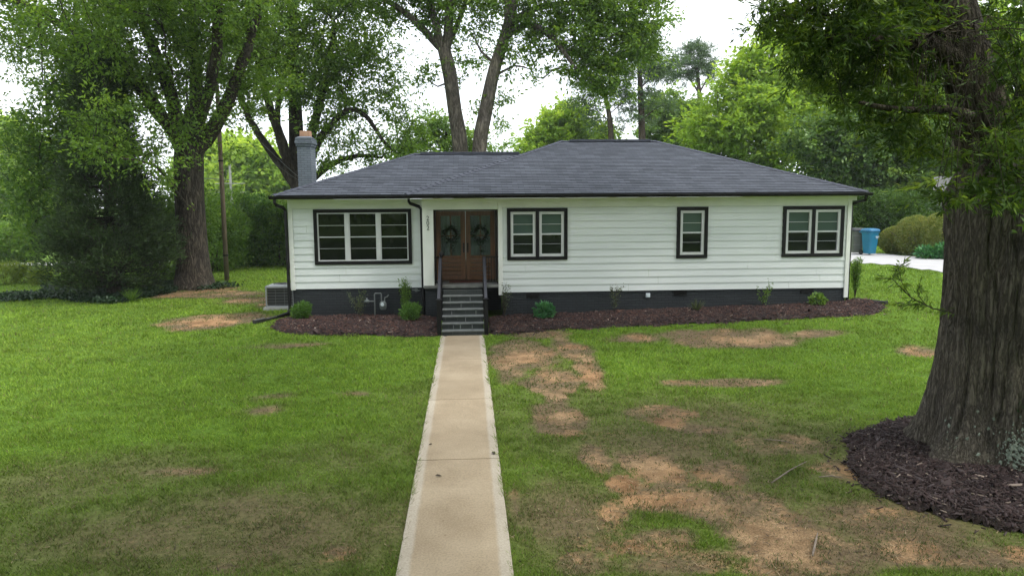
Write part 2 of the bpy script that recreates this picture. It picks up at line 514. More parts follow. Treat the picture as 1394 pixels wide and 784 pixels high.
MOSS = [(318,672,36,11,1),(270,633,26,7,.8),(160,648,14,6,.8),(200,616,12,4,.7),(345,650,30,9,.5),(1040,538,120,16,.35),(60,470,90,16,.45),(1090,548,90,9,.5),(740,690,30,18,.3)]
DRY_SHADE = [(300,740,420,95,.85),(120,660,210,55,.6),(770,720,130,85,.95),(1000,640,330,120,.7),(1250,720,220,75,.9),(560,735,70,60,.6),(430,640,160,60,.35),(620,640,190,150,.25),(790,540,90,50,.4)]  # thin dry grass; its olive tone also paints in canopy shade
WARM = [(60,480,140,26,.5),(1150,545,150,16,.5),(1240,440,140,60,.6),(300,415,90,10,.5),(850,462,300,12,.45)]

def patches(lst, hard):
    out = []
    for (px, py, rx, ry, s) in lst:
        c = G(px, py); a = G(px + rx, py); b = G(px, py + ry); b2 = G(px, py - ry)
        out.append((c[0], (b[1] + b2[1]) / 2, max(abs(a[0] - c[0]), .08), max((b2[1] - b[1]) / 2, .08), s))
    return out
P_D, P_M, P_Y, P_W = patches(DIRT, 1), patches(MOSS, 1), patches(DRY_SHADE, 0), patches(WARM, 0)

def patch_field(lst, x, y, hard=True):
    v = np.zeros_like(x)
    wx = (fbm(x * .9, y * .9, 0, 4, 31) - .5) * 1.5
    wy = (fbm(x * .9 + 9, y * .9, 0, 4, 37) - .5) * 1.5
    for (cx, cy_, rx, ry, s) in lst:
        k = .8 if hard else .3
        rx, ry = (rx * 1.0, ry * 1.05) if hard else (rx, ry)
        d = np.hypot((x - cx) / rx + wx * k * min(1.6, .6 / rx + .5), (y - cy_) / ry + wy * k * min(1.6, .6 / ry + .5))
        v = np.maximum(v, s * (1 - sstep(.0 if hard else .2, 1.7 if hard else 1.3, d)))
    return v

def fields(x, y, soft=False):
    d = patch_field(P_D, x, y)
    n = fbm(x * 1.6, y * 2.0, 0, 6, 3) - .5
    nf = fbm(x * 8, y * 8, 0, 5, 43) - .5
    n2 = fbm(x * .7, y * .7, 0, 4, 57)
    dry_shade0 = np.maximum(patch_field(P_Y, x, y, False), .95 * sstep(.0, .35, d))
    raw = d * .68 + n * 1.9 * sstep(.0, .3, d) + n * 1.2 * (.25 + .75 * dry_shade0) * (d < .05) * sstep(.4, .65, n2) + .17 * dry_shade0
    if soft: return raw, None, dry_shade0, None
    d = sstep(.30, 1.02, raw + nf * 1.7)
    m = np.clip(patch_field(P_M, x, y) * sstep(.3, .6, n + .1), 0, 1)
    dry_shade = np.clip(dry_shade0 * 1.05 + (n2 - .5) * .5 * (dry_shade0 > .02), 0, 1)
    wm = np.clip(patch_field(P_W, x, y, False) + (n2 - .55) * .4, 0, 1)
    return d, m, dry_shade, wm

xs = np.unique(np.round(np.r_[np.linspace(-400, -60, 8), np.arange(-60, -14, 1.0), np.arange(-14, 14, .11), np.arange(14, 40, .5), np.linspace(40, 400, 10)], 3))
ys = np.unique(np.round(np.r_[np.linspace(-300, -20, 6), np.arange(-20, 5, 1.0), np.arange(5, 21.5, .11), np.arange(21.5, 60, .5), np.linspace(60, 600, 12)], 3))
gx, gy = np.meshgrid(xs, ys)
gx, gy = gx.ravel(), gy.ravel()
d_, m_, dry_shade_, wm_ = fields(gx, gy)
z_ = gz(gx, gy) - .012 * d_
d_ = fields(gx, gy, True)[0]
nx = len(xs)
ii = (np.arange(len(ys) - 1)[:, None] * nx + np.arange(nx - 1)[None, :]).ravel()
quads = np.c_[ii, ii + 1, ii + 1 + nx, ii + nx]
mg, t, b = new_mat('lawn_ground')
def attr(n):
    a = t.nodes.new('ShaderNodeAttribute'); a.attribute_name = n
    return a.outputs['Fac']
def mixc(f, a, c):
    x = t.nodes.new('ShaderNodeMixRGB')
    for i, v in ((0, f), (1, a), (2, c)):
        if isinstance(v, (tuple, list)): x.inputs[i].default_value = (*v, 1)
        elif isinstance(v, float): x.inputs[i].default_value = v
        else: t.links.new(v, x.inputs[i])
    return x.outputs[0]
v = coord(t)
n1 = noise_node(t, v, 14, 6, .7); n2 = noise_node(t, v, 2.2, 5); n3 = noise_node(t, v, 70, 3, .7)
g = ramp_node(t, (.050, .090, .010), (.110, .200, .020), .3, .7); t.links.new(n1.outputs['Fac'], g.inputs[0])
dr = ramp_node(t, (.085, .060, .036), (.170, .130, .075), .35, .65); t.links.new(n1.outputs['Fac'], dr.inputs[0])
so = ramp_node(t, (.19, .125, .070), (.46, .325, .195), .32, .68); t.links.new(n2.outputs['Fac'], so.inputs[0])
so2 = ramp_node(t, (.38, .34, .30), (1.25, 1.2, 1.15), .33, .66); t.links.new(n3.outputs['Fac'], so2.inputs[0])
sm = t.nodes.new('ShaderNodeMixRGB'); sm.blend_type = 'MULTIPLY'; sm.inputs[0].default_value = 1
t.links.new(so.outputs[0], sm.inputs[1]); t.links.new(so2.outputs[0], sm.inputs[2])
c = mixc(attr('dry_shade'), g.outputs[0], dr.outputs[0])
c = mixc(attr('moss'), c, (.15, .17, .02))
nd = noise_node(t, v, 11, 7, .78)
dm = t.nodes.new('ShaderNodeMath'); dm.operation = 'MULTIPLY_ADD'; dm.inputs[1].default_value = 2.6; dm.inputs[2].default_value = -1.3
t.links.new(nd.outputs['Fac'], dm.inputs[0])
da = t.nodes.new('ShaderNodeMath'); da.operation = 'ADD'; t.links.new(dm.outputs[0], da.inputs[0]); t.links.new(attr('dirt'), da.inputs[1])
dmr = t.nodes.new('ShaderNodeMapRange'); dmr.interpolation_type = 'SMOOTHSTEP'
dmr.inputs['From Min'].default_value = .24; dmr.inputs['From Max'].default_value = .98; t.links.new(da.outputs[0], dmr.inputs['Value'])
nr = noise_node(t, v, .45, 3)
rr = ramp_node(t, (1.03, .92, .85), (.95, .96, .97), .42, .58); t.links.new(nr.outputs['Fac'], rr.inputs[0])
sr_ = t.nodes.new('ShaderNodeMixRGB'); sr_.blend_type = 'MULTIPLY'; sr_.inputs[0].default_value = 1
t.links.new(sm.outputs[0], sr_.inputs[1]); t.links.new(rr.outputs[0], sr_.inputs[2])
c = mixc(dmr.outputs[0], c, sr_.outputs[0])
t.links.new(c, b.inputs['Base Color'])
b.inputs['Roughness'].default_value = .95; b.inputs['Specular IOR Level'].default_value = .1
bp = t.nodes.new('ShaderNodeBump'); bp.inputs['Strength'].default_value = .7; bp.inputs['Distance'].default_value = .03
t.links.new(n1.outputs['Fac'], bp.inputs['Height']); t.links.new(bp.outputs[0], b.inputs['Normal'])
lawn = np_mesh('lawn', np.c_[gx, gy, z_], quads, mg, point_attr={'dirt': d_, 'moss': m_, 'dry_shade': dry_shade_}, smooth=True)
tag(lawn, 'green lawn with worn dirt patches round the house', 'lawn', kind='structure')

# walkway: separate concrete panels with open joints, paler along both edges
mw, t, b = new_mat('walk_concrete')
tc = t.nodes.new('ShaderNodeTexCoord'); sp = t.nodes.new('ShaderNodeSeparateXYZ'); t.links.new(tc.outputs['Object'], sp.inputs[0])
wn = noise_node(t, coord(t), 3, 4)
ma = t.nodes.new('ShaderNodeMath'); ma.operation = 'ADD'; ma.inputs[1].default_value = .165; t.links.new(sp.outputs['X'], ma.inputs[0])
mb_ = t.nodes.new('ShaderNodeMath'); mb_.operation = 'ABSOLUTE'; t.links.new(ma.outputs[0], mb_.inputs[0])
mc = t.nodes.new('ShaderNodeMath'); mc.operation = 'MULTIPLY_ADD'; mc.inputs[1].default_value = .035; t.links.new(wn.outputs['Fac'], mc.inputs[0]); t.links.new(mb_.outputs[0], mc.inputs[2])
md = t.nodes.new('ShaderNodeMapRange'); md.inputs['From Min'].default_value = .435; md.inputs['From Max'].default_value = .47; t.links.new(mc.outputs[0], md.inputs['Value'])
fn = noise_node(t, coord(t), 45, 5, .7)
n1 = noise_node(t, coord(t), 1.1, 6, .6)
ctr = ramp_node(t, (.25, .19, .118), (.37, .295, .20), .3, .72); t.links.new(n1.outputs['Fac'], ctr.inputs[0])
edg = ramp_node(t, (.33, .285, .22), (.42, .368, .292), .3, .7); t.links.new(n1.outputs['Fac'], edg.inputs[0])
c = mixc(md.outputs[0], ctr.outputs[0], edg.outputs[0])
fr = ramp_node(t, (.72, .71, .70), (1.08, 1.08, 1.08), .3, .62); t.links.new(fn.outputs['Fac'], fr.inputs[0])
sm = t.nodes.new('ShaderNodeMixRGB'); sm.blend_type = 'MULTIPLY'; sm.inputs[0].default_value = 1
t.links.new(c, sm.inputs[1]); t.links.new(fr.outputs[0], sm.inputs[2])
vs = t.nodes.new('ShaderNodeTexVoronoi'); vs.inputs['Scale'].default_value = 3.2; t.links.new(coord(t), vs.inputs['Vector'])
sr = ramp_node(t, (.45, .38, .30), (1, 1, 1), .02, .05); t.links.new(vs.outputs['Distance'], sr.inputs[0])
sm2 = t.nodes.new('ShaderNodeMixRGB'); sm2.blend_type = 'MULTIPLY'; sm2.inputs[0].default_value = .8
t.links.new(sm.outputs[0], sm2.inputs[1]); t.links.new(sr.outputs[0], sm2.inputs[2])
t.links.new(sm2.outputs[0], b.inputs['Base Color']); b.inputs['Roughness'].default_value = .85
bp = t.nodes.new('ShaderNodeBump'); bp.inputs['Strength'].default_value = .3; bp.inputs['Distance'].default_value = .006
t.links.new(fn.outputs['Fac'], bp.inputs['Height']); t.links.new(bp.outputs[0], b.inputs['Normal'])
mbw = MB()
jy = [-5.9, -2.8, .25, 3.35, 6.42, 9.58, 12.55, 15.73, 18.56]
WX0, WX1 = -.725, .395
def zw(y): return .0071 * (min(y, 17.4) - 17.4) + .028
for a, c_ in zip(jy[:-1], jy[1:]):
    a, c_ = a + .009, c_ - .009
    bb = len(mbw.v)
    for zz in (-.1, 0):
        mbw.v += [(WX0, a, zw(a) + zz), (WX1, a, zw(a) + zz), (WX1, c_, zw(c_) + zz), (WX0, c_, zw(c_) + zz)]
    mbw.f += [(bb+4, bb+5, bb+6, bb+7), (bb, bb+1, bb+5, bb+4), (bb+1, bb+2, bb+6, bb+5), (bb+2, bb+3, bb+7, bb+6), (bb+3, bb, bb+4, bb+7)]
walk = mbw.build('walkway', mw, bevel=.008)
tag(walk, 'tan concrete front path with paler edges leading to the steps', 'path', kind='structure')

# driveway beside the house
dv = [G(1148, 359), G(1200, 361), G(1290, 374.5), G(1345, 386), (20.5, 16.5, 0), (24.5, 19, 0), G(1390, 366), G(1290, 353.5), G(1230, 348), G(1196, 345), G(1150, 341)]
DV = np.array([[p[0], p[1]] for p in dv])
def inside(poly, x, y):
    r = np.zeros(x.shape, bool)
    j = len(poly) - 1
    for i in range(len(poly)):
        xi, yi = poly[i]; xj, yj = poly[j]
        c = ((yi > y) != (yj > y)) & (x < (xj - xi) * (y - yi) / (yj - yi + 1e-12) + xi)
        r ^= c
        j = i
    return r
def ground_patch(name, poly, m, lift, step, edge=0.0, jit=0.0, seed=1, mound=0.0):
    lo, hi = poly.min(0) - .3, poly.max(0) + .3
    ax, ay = np.arange(lo[0], hi[0], step), np.arange(lo[1], hi[1], step)
    X, Y = np.meshgrid(ax, ay)
    jx = (fbm(X * 2, Y * 2, 0, 4, seed) - .5) * jit
    jyy = (fbm(X * 2 + 7, Y * 2, 0, 4, seed + 5) - .5) * jit
    ins = inside(poly, X + jx, Y + jyy)
    k = np.zeros(X.shape)
    if mound:
        f = ins.astype(float)
        for _ in range(9):
            f = (f + np.roll(f, 1, 0) + np.roll(f, -1, 0) + np.roll(f, 1, 1) + np.roll(f, -1, 1)) / 5
        k = mound * sstep(.5, 1.0, f) - .06 * (1 - sstep(.52, .70, f)) + .04 * (fbm(X * 3, Y * 3, 0, 4, seed + 2) - .5) * f
    Z = gz(X, Y) + lift + k
    n = len(ax)
    q = (np.arange(len(ay) - 1)[:, None] * n + np.arange(n - 1)[None, :])
    cen = ins[:-1, :-1] & ins[1:, 1:] & ins[:-1, 1:] & ins[1:, :-1]
    q = q[cen]
    V = np.c_[X.ravel(), Y.ravel(), Z.ravel()]
    Fq = np.c_[q, q + 1, q + 1 + n, q + n]
    used, inv = np.unique(Fq, return_inverse=True)
    return V[used], inv.reshape(-1, 4)
mdv = pm('drive_concrete', (.40, .395, .40), (.32, .315, .315), rough=.9, scale=1.5, bump=.2, bscale=30)
V, Fq = ground_patch('driveway', DV, mdv, .02, .25)
tag(np_mesh('driveway', V, Fq, mdv), 'pale concrete driveway passing right of the house', 'driveway', kind='structure')
ry0, ry1 = 42.0, 44.2
mroad = pm('road_surface', (.45, .45, .45), (.38, .38, .38), rough=.9, scale=2)
rb = MB(); rb.poly([(-60, ry0, gz(-60, ry0) + .03), (-18, ry0 + 1, gz(-18, ry0) + .03), (-18, ry1 + 1, gz(-18, ry1) + .03), (-60, ry1, gz(-60, ry1) + .03)])
tag(rb.build('road', mroad), 'pale strip of road beyond the shrubs at far left', 'road', kind='structure')

# mulch beds: a mounded base sheet and thousands of chips, one uncountable mass per bed
mm_base = pm('mulch_base', (.022, .015, .013), (.050, .034, .030), rough=.95, scale=9, bump=.9, bscale=35, dist=.03)
mm_chip = attr_mat('mulch_chips', rough=.85)
def pxpoly(l): return np.array([G(*p)[:2] for p in l])
BEDL = np.vstack([pxpoly([(364,447),(380,453),(430,457),(500,458),(565,459.5),(599,459.5)]), [[-.76, 20.4], [-1.2, 20.9], [-1.2, 21.05], [-5.0, 21.05]], pxpoly([(392,434),(372,440)])])
BEDR = np.vstack([[[.46, 20.4]], pxpoly([(664,457),(700,454.5),(760,449.5),(840,447),(930,443),(1050,437),(1130,433),(1190,429),(1204,424),(1206,417)]), [[11.6, 20.9], [11.05, 20.4]]])
_a = np.linspace(0, 2 * math.pi, 40, endpoint=False)
TREE_C = np.array([7.15, 9.2])
BEDT = np.c_[7.15 + np.cos(_a) * 2.45 + .1, 8.35 + np.sin(_a) * (2.15 + .35 * np.sin(_a + .4))]
def mulch(name, poly, dens, size, label, seed, mound, red):
    V, Fq = ground_patch(name, poly, None, .006, .07, jit=.35, seed=seed, mound=mound)
    r = np.random.default_rng(seed)
    cen = V[Fq].mean(1)
    n = int(len(Fq) * .07 * .07 * dens)
    i = r.integers(0, len(Fq), n)
    P = cen[i] + np.c_[r.uniform(-.05, .05, (n, 2)), r.uniform(0, .02, n)]
    # a few strays over the edge
    st = r.random(n) < .16
    P[st, :2] += r.normal(0, .17, (st.sum(), 2)); P[st, 2] = gz(P[st, 0], P[st, 1]) + .012
    a = r.uniform(0, math.tau, n); L_ = size * r.lognormal(0, .5, n); w = L_ * r.uniform(.15, .4, n); pit = r.normal(0, .3, n)
    d = np.c_[np.cos(a) * np.cos(pit), np.sin(a) * np.cos(pit), np.sin(pit)]
    s = np.c_[-np.sin(a), np.cos(a), r.normal(0, .35, n)]
    u = np.c_[np.zeros((n, 2)), np.full(n, .012)]
    A = P - d * L_[:, None] / 2; B = P + d * L_[:, None] / 2; S = s * w[:, None] / 2
    VV = np.stack([A - S, B - S * .6, B + S, A + S * .7, A - S * .5 + u, B - S * .3 + u, B + S * .5 + u, A + S * .4 + u], 1).reshape(-1, 3)
    k = np.arange(n) * 8
    FF = np.concatenate([np.c_[k+4, k+5, k+6, k+7], np.c_[k, k+1, k+5, k+4], np.c_[k+1, k+2, k+6, k+5], np.c_[k+2, k+3, k+7, k+6], np.c_[k+3, k, k+4, k+7]])
    tt = r.random(n)
    c0, c1, c2 = np.array([.018, .012, .013]), np.array([.055, .036, .034]), np.array([.11, .055, .04]) if red else np.array([.075, .06, .062])
    col = np.where(tt[:, None] < .6, c0 + (c1 - c0) * (tt[:, None] / .6), c1 + (c2 - c1) * ((tt[:, None] - .6) / .4))
    pale = r.random(n) < .02
    col[pale] = np.array([.24, .19, .16]) * r.uniform(.6, 1.3, (pale.sum(), 1))
    nb = len(V)
    me_v = np.vstack([V, VV]); me_f = np.vstack([Fq, FF + nb])
    o = np_mesh(name, me_v, me_f, [mm_base, mm_chip], point_attr={'col': np.vstack([np.tile([.02, .015, .014], (nb, 1)), np.repeat(col, 8, 0)])})
    mi = np.zeros(len(me_f), np.int32); mi[len(Fq):] = 1
    o.data.polygons.foreach_set('material_index', mi)
    return tag(o, label, 'mulch', kind='stuff')
mulch('mulch', BEDL, 900, .055, 'dark wood mulch bed left of the front steps', 3, .07, True)
mulch('mulch', BEDR, 900, .055, 'dark wood mulch bed right of the front steps', 4, .07, True)
mulch('mulch', BEDT, 1500, .05, 'dark mulch mounded round the big oak trunk', 5, .10, False)

# grass: blades thinned where the soil is bare
def grass(label):
    n = 900000
    u = rng.random(n)
    dd = 5.3 * (46 / 5.3) ** u                      # density falls off with distance from the street side
    ang = rng.uniform(-.72, .72, n)
    x = dd * np.tan(ang) * 1.02 + dd * .061
    y = dd.copy()
    ok = (np.abs(x) < 40)
    eg = .045 * fbm(x * 6, y * 6, 0, 3, 61) * (fbm(x * 1.3, y * 1.3, 0, 2, 62) > .42)
    ok &= ~((x > WX0 + eg) & (x < WX1 - eg) & (y < 18.6))
    ok &= ~((x > -5.0) & (x < 11.0) & (y > 20.3))
    ok &= ~((x > -.8) & (x < .5) & (y > 18.3) & (y < 20.5))
    x, y, dd = x[ok], y[ok], dd[ok]
    for poly in (BEDL, BEDR, BEDT, DV):
        j = (fbm(x * 3, y * 3, 0, 2, 71) - .5) * .35
        k = ~inside(poly, x + j, y + j)
        x, y, dd = x[k], y[k], dd[k]
    d, m, dry_shade, wm = fields(x, y)
    cl = fbm(x * 5, y * 5, 0, 3, 91)
    pr = (1 - d * .96 + .22 * d * sstep(.56, .70, fbm(x * 3.2, y * 3.2, 0, 4, 23))) * (1 - .68 * dry_shade) * (.45 + .9 * sstep(.3, .6, cl))
    k = rng.random(len(x)) < pr
    x, y, dd, d, m, dry_shade, wm, cl = (q[k] for q in (x, y, dd, d, m, dry_shade, wm, cl))
    n = len(x)
    sc = np.clip(dd / 9.0, .8, 3.2)
    w = .0055 * sc * rng.uniform(.7, 1.4, n)
    h = (.036 + .02 * rng.random(n)) * (1 - .35 * dry_shade) * np.clip(.75 + .25 * sc, .9, 1.3) * (.35 + 1.25 * fbm(x * 2.6, y * 2.6, 0, 3, 29)) * (.75 + .5 * cl) * (1 + .7 * np.exp(-((np.abs(x + .165) - .56) / .07) ** 2))
    a = rng.uniform(0, math.tau, n); la = rng.uniform(0, math.tau, n); lean = h * rng.uniform(.3, 1.3, n)
    z = gz(x, y) - .004
    B1 = np.c_[x + np.cos(a) * w, y + np.sin(a) * w, z]; B2 = np.c_[x - np.cos(a) * w, y - np.sin(a) * w, z]
    T = np.c_[x + np.cos(la) * lean, y + np.sin(la) * lean, z + h]
    V = np.stack([B1, B2, T], 1).reshape(-1, 3)
    F_ = np.arange(3 * n).reshape(-1, 3)
    q = rng.random((n, 1))
    gcol = np.array([.105, .190, .018]) + (np.array([.245, .360, .040]) - np.array([.105, .190, .018])) * q
    dcol = np.array([.060, .085, .022]) + (np.array([.135, .155, .050]) - np.array([.060, .085, .022])) * q  # olive blades: partly dry grass, partly painted foreground shade
    ycol = np.array([.17, .22, .02]); wcol = np.array([.19, .25, .035])
    col = gcol * (1 - dry_shade[:, None] * .95) + dcol * dry_shade[:, None] * .95
    col = col * (1 - m[:, None] * .8) + ycol * m[:, None] * .8
    col = col * (1 - wm[:, None] * .5) + wcol * wm[:, None] * .5
    dead = rng.random(n) < .03 + .20 * dry_shade
    col[dead] = np.array([.22, .17, .09]) * rng.uniform(.5, 1.1, (dead.sum(), 1))
    col *= (.40 + .65 * fbm(x * .9, y * .9, 0, 4, 17) + .60 * fbm(x * 4.5, y * 4.5, 0, 3, 19))[:, None]
    k = 26000                                            # straw, twiglets and dead blades lying on the worn soil
    sx, sy = rng.uniform(-9, 9, k), 5.6 + 13 * rng.random(k) ** 1.5
    sd, _, sdry_shade, _ = fields(sx, sy)
    kk = (rng.random(k) < .08 + .75 * sd + .25 * sdry_shade) & ~((sx > WX0) & (sx < WX1)) & ~inside(BEDL, sx, sy) & ~inside(BEDR, sx, sy)
    sx, sy = sx[kk], sy[kk]; k = len(sx)
    a = rng.uniform(0, math.tau, k); l_ = rng.uniform(.015, .06, k); w_ = rng.uniform(.003, .007, k); z0 = gz(sx, sy) + .006
    dx, dy = np.cos(a), np.sin(a)
    SV = np.stack([np.c_[sx - dx * l_ - dy * w_, sy - dy * l_ + dx * w_, z0], np.c_[sx - dx * l_ + dy * w_, sy - dy * l_ - dx * w_, z0], np.c_[sx + dx * l_, sy + dy * l_, z0 + .012]], 1).reshape(-1, 3)
    scol = np.where(rng.random((k, 1)) < .55, np.array([[.055, .038, .024]]), np.array([[.34, .26, .16]])) * rng.uniform(.6, 1.2, (k, 1))
    V = np.vstack([V, SV]); F_ = np.arange(len(V)).reshape(-1, 3); col = np.vstack([col, scol])
    o = np_mesh('grass', V, F_, attr_mat('grass_blades', rough=.6, trans=.25), point_attr={'col': np.repeat(col, 3, 0)})
    tag(o, label, 'grass', kind='stuff')
grass('short uneven green grass blades covering the lawn')

# ------------------------------------------------------------------ house
YR, YL, YD = 20.35, 21.0, 21.5
house = empty('house', (3, 22, .3), 'low white sided house with a dark hip roof and black trim', 'house')
ZS0, ZS1 = .91, 3.30
WIN_R = [(1.11, 2.82, 1.82, 3.28), (5.95, 6.85, 1.82, 3.28), (9.04, 10.85, 1.82, 3.28)]
WIN_L = [(-4.37, -1.60, 1.70, 3.28)]
def siding(x0, x1, y, z0, z1, wins, m, exposure=.2):
    mb = MB()
    z = z0; k_ = 0
    seam = [[x0 + (x1 - x0) * q for q in ([.5 * random.random() + .05, .5 + .45 * random.random()] if x1 - x0 > 6 else [.1 + .8 * random.random()])] for _ in range(20)]
    while z < z1 - .01:
        zt = min(z + exposure, z1)
        cuts = sorted({x0, x1} | {q for w in wins for q in w[:2]})
        cuts = sorted(set(cuts) | {q for q in seam[k_]}); k_ += 1
        for a, c in zip(cuts[:-1], cuts[1:]):
            if any(abs(a - q) < 1e-6 for q in seam[k_ - 1]): a += .004
            segs = [(z, zt)]
            for w in wins:
                if a >= w[0] - 1e-6 and c <= w[1] + 1e-6:
                    ns = []
                    for (p, q) in segs:
                        if w[2] + .04 > p: ns.append((p, min(q, w[2] + .04)))
                        if w[3] - .04 < q: ns.append((max(p, w[3] - .04), q))
                    segs = [(p, q) for p, q in ns if q - p > .005]
            for (p, q) in segs:
                f0, f1 = (p - z) / exposure, (q - z) / exposure
                o0, o1 = .023 - .020 * f0, .023 - .020 * f1
                mb.poly([(a, y - o0, p), (c, y - o0, p), (c, y - o1, q), (a, y - o1, q)])
                if p == z: mb.poly([(a, y, p), (c, y, p), (c, y - o0, p), (a, y - o0, p)])
        z = zt
    return mb.build('siding', m, house)
siding(.97, 10.95, YR, ZS0, ZS1, WIN_R, M['siding'])
siding(-4.96, -1.22, YL, 1.01, ZS1, WIN_L, M['siding'])
# butt seams in the left wing and side walls
mb = MB()
mb.poly([(-5.06, 28.2, .95), (-5.06, YL, .95), (-5.06, YL, 3.6), (-5.06, 28.2, 3.6)])
mb.poly([(11.03, YR + .1, .9), (11.03, 29.2, .9), (11.03, 29.2, 3.6), (11.03, YR + .1, 3.6)])
for (a, c) in ((-5.06, -1.15), (.98, 11.03)): mb.poly([(c, 29.2, .9), (a, 29.2, .9), (a, 29.2, 3.6), (c, 29.2, 3.6)])
mb.poly([(-1.15, 29.2, 3.3), (.98, 29.2, 3.3), (.98, 29.2, 3.6), (-1.15, 29.2, 3.6)])
mb.build('side_wall', M['siding'], house)
for (x0, x1, y0, y1, z0, z1) in ((-5.075, -4.95, YL - .045, YL + .09, .98, 3.56), (10.94, 11.06, YR - .045, YR + .09, .62, 3.56),
                                 (.86, .98, YR - .045, YR + .02, .84, 3.56)):
    MB().box(x0, x1, y0, y1, z0, z1).build('corner_board', M['trim'], house, bevel=.006)
MB().box(-1.25, -.945, YR - .03, YR + .16, 1.085, 3.25).build('porch_post', M['trim'], house, bevel=.008)
MB().box(-4.949, -1.26, YL - .038, YL + .02, ZS1 + .002, 3.56).build('frieze_board', M['trim'], house, bevel=.004)
MB().box(.981, 10.939, YR - .038, YR + .02, ZS1 + .002, 3.56).build('frieze_board', M['trim'], house, bevel=.004)
MB().box(-1.25, .859, YR - .025, YR + .14, 3.252, 3.56).build('porch_beam', M['trim'], house, bevel=.006)
# porch recess: return walls, ceiling
mb = MB()
mb.box(.90, .95, YR + .02, YD + .25, 1.1, 3.55); mb.box(-1.22, -1.17, YR + .16, YD + .25, 1.1, 3.55)
mb.box(-1.17, .90, YR + .14, YD + .25, 3.42, 3.46)
mb.build('porch_return', M['trim'], house)
# foundation
mb = MB(); mb.box(-5.03, -1.2, YL + .005, YL + .2, -.3, 1.005); mb.box(-5.03, -4.85, YL + .2, 28.2, -.3, 1.0)
mb.build('foundation', M['found'], house)
mb = MB(); mb.box(.98, 11.0, YR + .012, YR + .2, -.3, .905); mb.box(10.82, 11.0, YR + .2, 29.1, -.3, .9)
mb.build('foundation', M['found'], house)
MB().box(-1.199, -.70, YR + .02, YR + .2, -.3, 1.05).build('foundation', M['found'], house)
MB().box(-1.199, 1.0, YD + .4, YD + .6, -.3, 1.05).build('foundation', M['found'], house)
for (x, y, z) in ((-1.83, YL, .90), (1.83, YR, .81), (6.1, YR, .815), (9.84, YR, .825)):
    mb = MB(); mb.box(x - .19, x + .19, y - .008, y + .03, z - .075, z + .075)
    for k in range(5): mb.box(x - .17, x + .17, y - .018, y - .009, z - .06 + k * .027, z - .05 + k * .027)
    mb.build('foundation_vent', M['black'], house)
MB().box(5.09, 5.21, YR - .04, YR + .011, .71, .83).box(5.105, 5.195, YR - .052, YR - .041, .725, .815).build('utility_box', M['white'], house, bevel=.006)
mb = MB(); mb.tube([(-1.62, YL - .09, .95), (-1.50, YL - .12, .95), (-1.42, YL - .10, .93), (-1.38, YL, .93)], .018, 8)
mb.lathe((-1.5, YL - .12, .95), [(0, -.02), (.05, -.02), (.05, .02), (0, .02)], 10, 'y').build('hose_tap', M['meter'], house)

def window(x0, x1, z0, z1, y, units, kind):
    c = .10                                                       # casing
    mb = MB()
    mb.box(x0, x1, y - .055, y - .001, z1 - c, z1); mb.box(x0, x1, y - .055, y - .001, z0, z0 + c)
    mb.box(x0, x0 + c, y - .055, y - .001, z0 + c, z1 - c); mb.box(x1 - c, x1, y - .055, y - .001, z0 + c, z1 - c)
    gap = .10 if kind == 'pair' else .085
    iw = (x1 - x0 - 2 * c - gap * (units - 1)) / units
    spans = [(x0 + c + k * (iw + gap), x0 + c + k * (iw + gap) + iw) for k in range(units)]
    if kind == 'pair':
        for k in range(units - 1): mb.box(spans[k][1], spans[k + 1][0], y - .055, y - .001, z0 + c, z1 - c)
    o = mb.build('window', M['black'], house, bevel=.005)
    if kind != 'pair':
        for k in range(units - 1):
            MB().box(spans[k][1], spans[k + 1][0], y - .045, y + .06, z0 + c, z1 - c).build('mullion', M['sash'], o, bevel=.004)
    fr = .032 if kind != 'pair' else .075; mr_ = .013 if kind != 'pair' else .022
    for (a, d) in spans:
        mid = (z0 + z1) / 2
        zs = (z0 + c, z1 - c)
        s = MB()
        s.box(a, a + fr, y - .03, y + .06, *zs); s.box(d - fr, d, y - .03, y + .06, *zs)
        s.box(a + fr, d - fr, y - .03, y + .06, zs[1] - fr, zs[1]); s.box(a + fr, d - fr, y - .034, y + .06, zs[0], zs[0] + fr)
        s.box(a + fr, d - fr, y - .03, y + .055, mid - mr_, mid + mr_)
        q = (mid + zs[1] - fr) / 2; r = (mid + zs[0] + fr) / 2
        s.box(a + fr, d - fr, y - .005, y + .03, q - .006, q + .006)
        s.box(a + fr, d - fr, y + .012, y + .04, r - .004, r + .004)
        s.build('sash', M['sash'], o, bevel=.003)
        up, lo = ('blind', 'screen') if kind == 'pair' else ('pane', 'pane')
        MB().box(a + fr * .6, d - fr * .6, y + .022, y + .03, mid, zs[1] - fr * .6).build('pane', M[up], o)
        MB().box(a + fr * .6, d - fr * .6, y + .036, y + .044, zs[0] + fr * .6, mid).build('pane', M[lo], o)
    return o
window(*WIN_L[0], YL, 3, 'triple')
window(*WIN_R[0], YR, 2, 'pair')
window(*WIN_R[1], YR, 1, 'pair')
window(*WIN_R[2], YR, 2, 'pair')

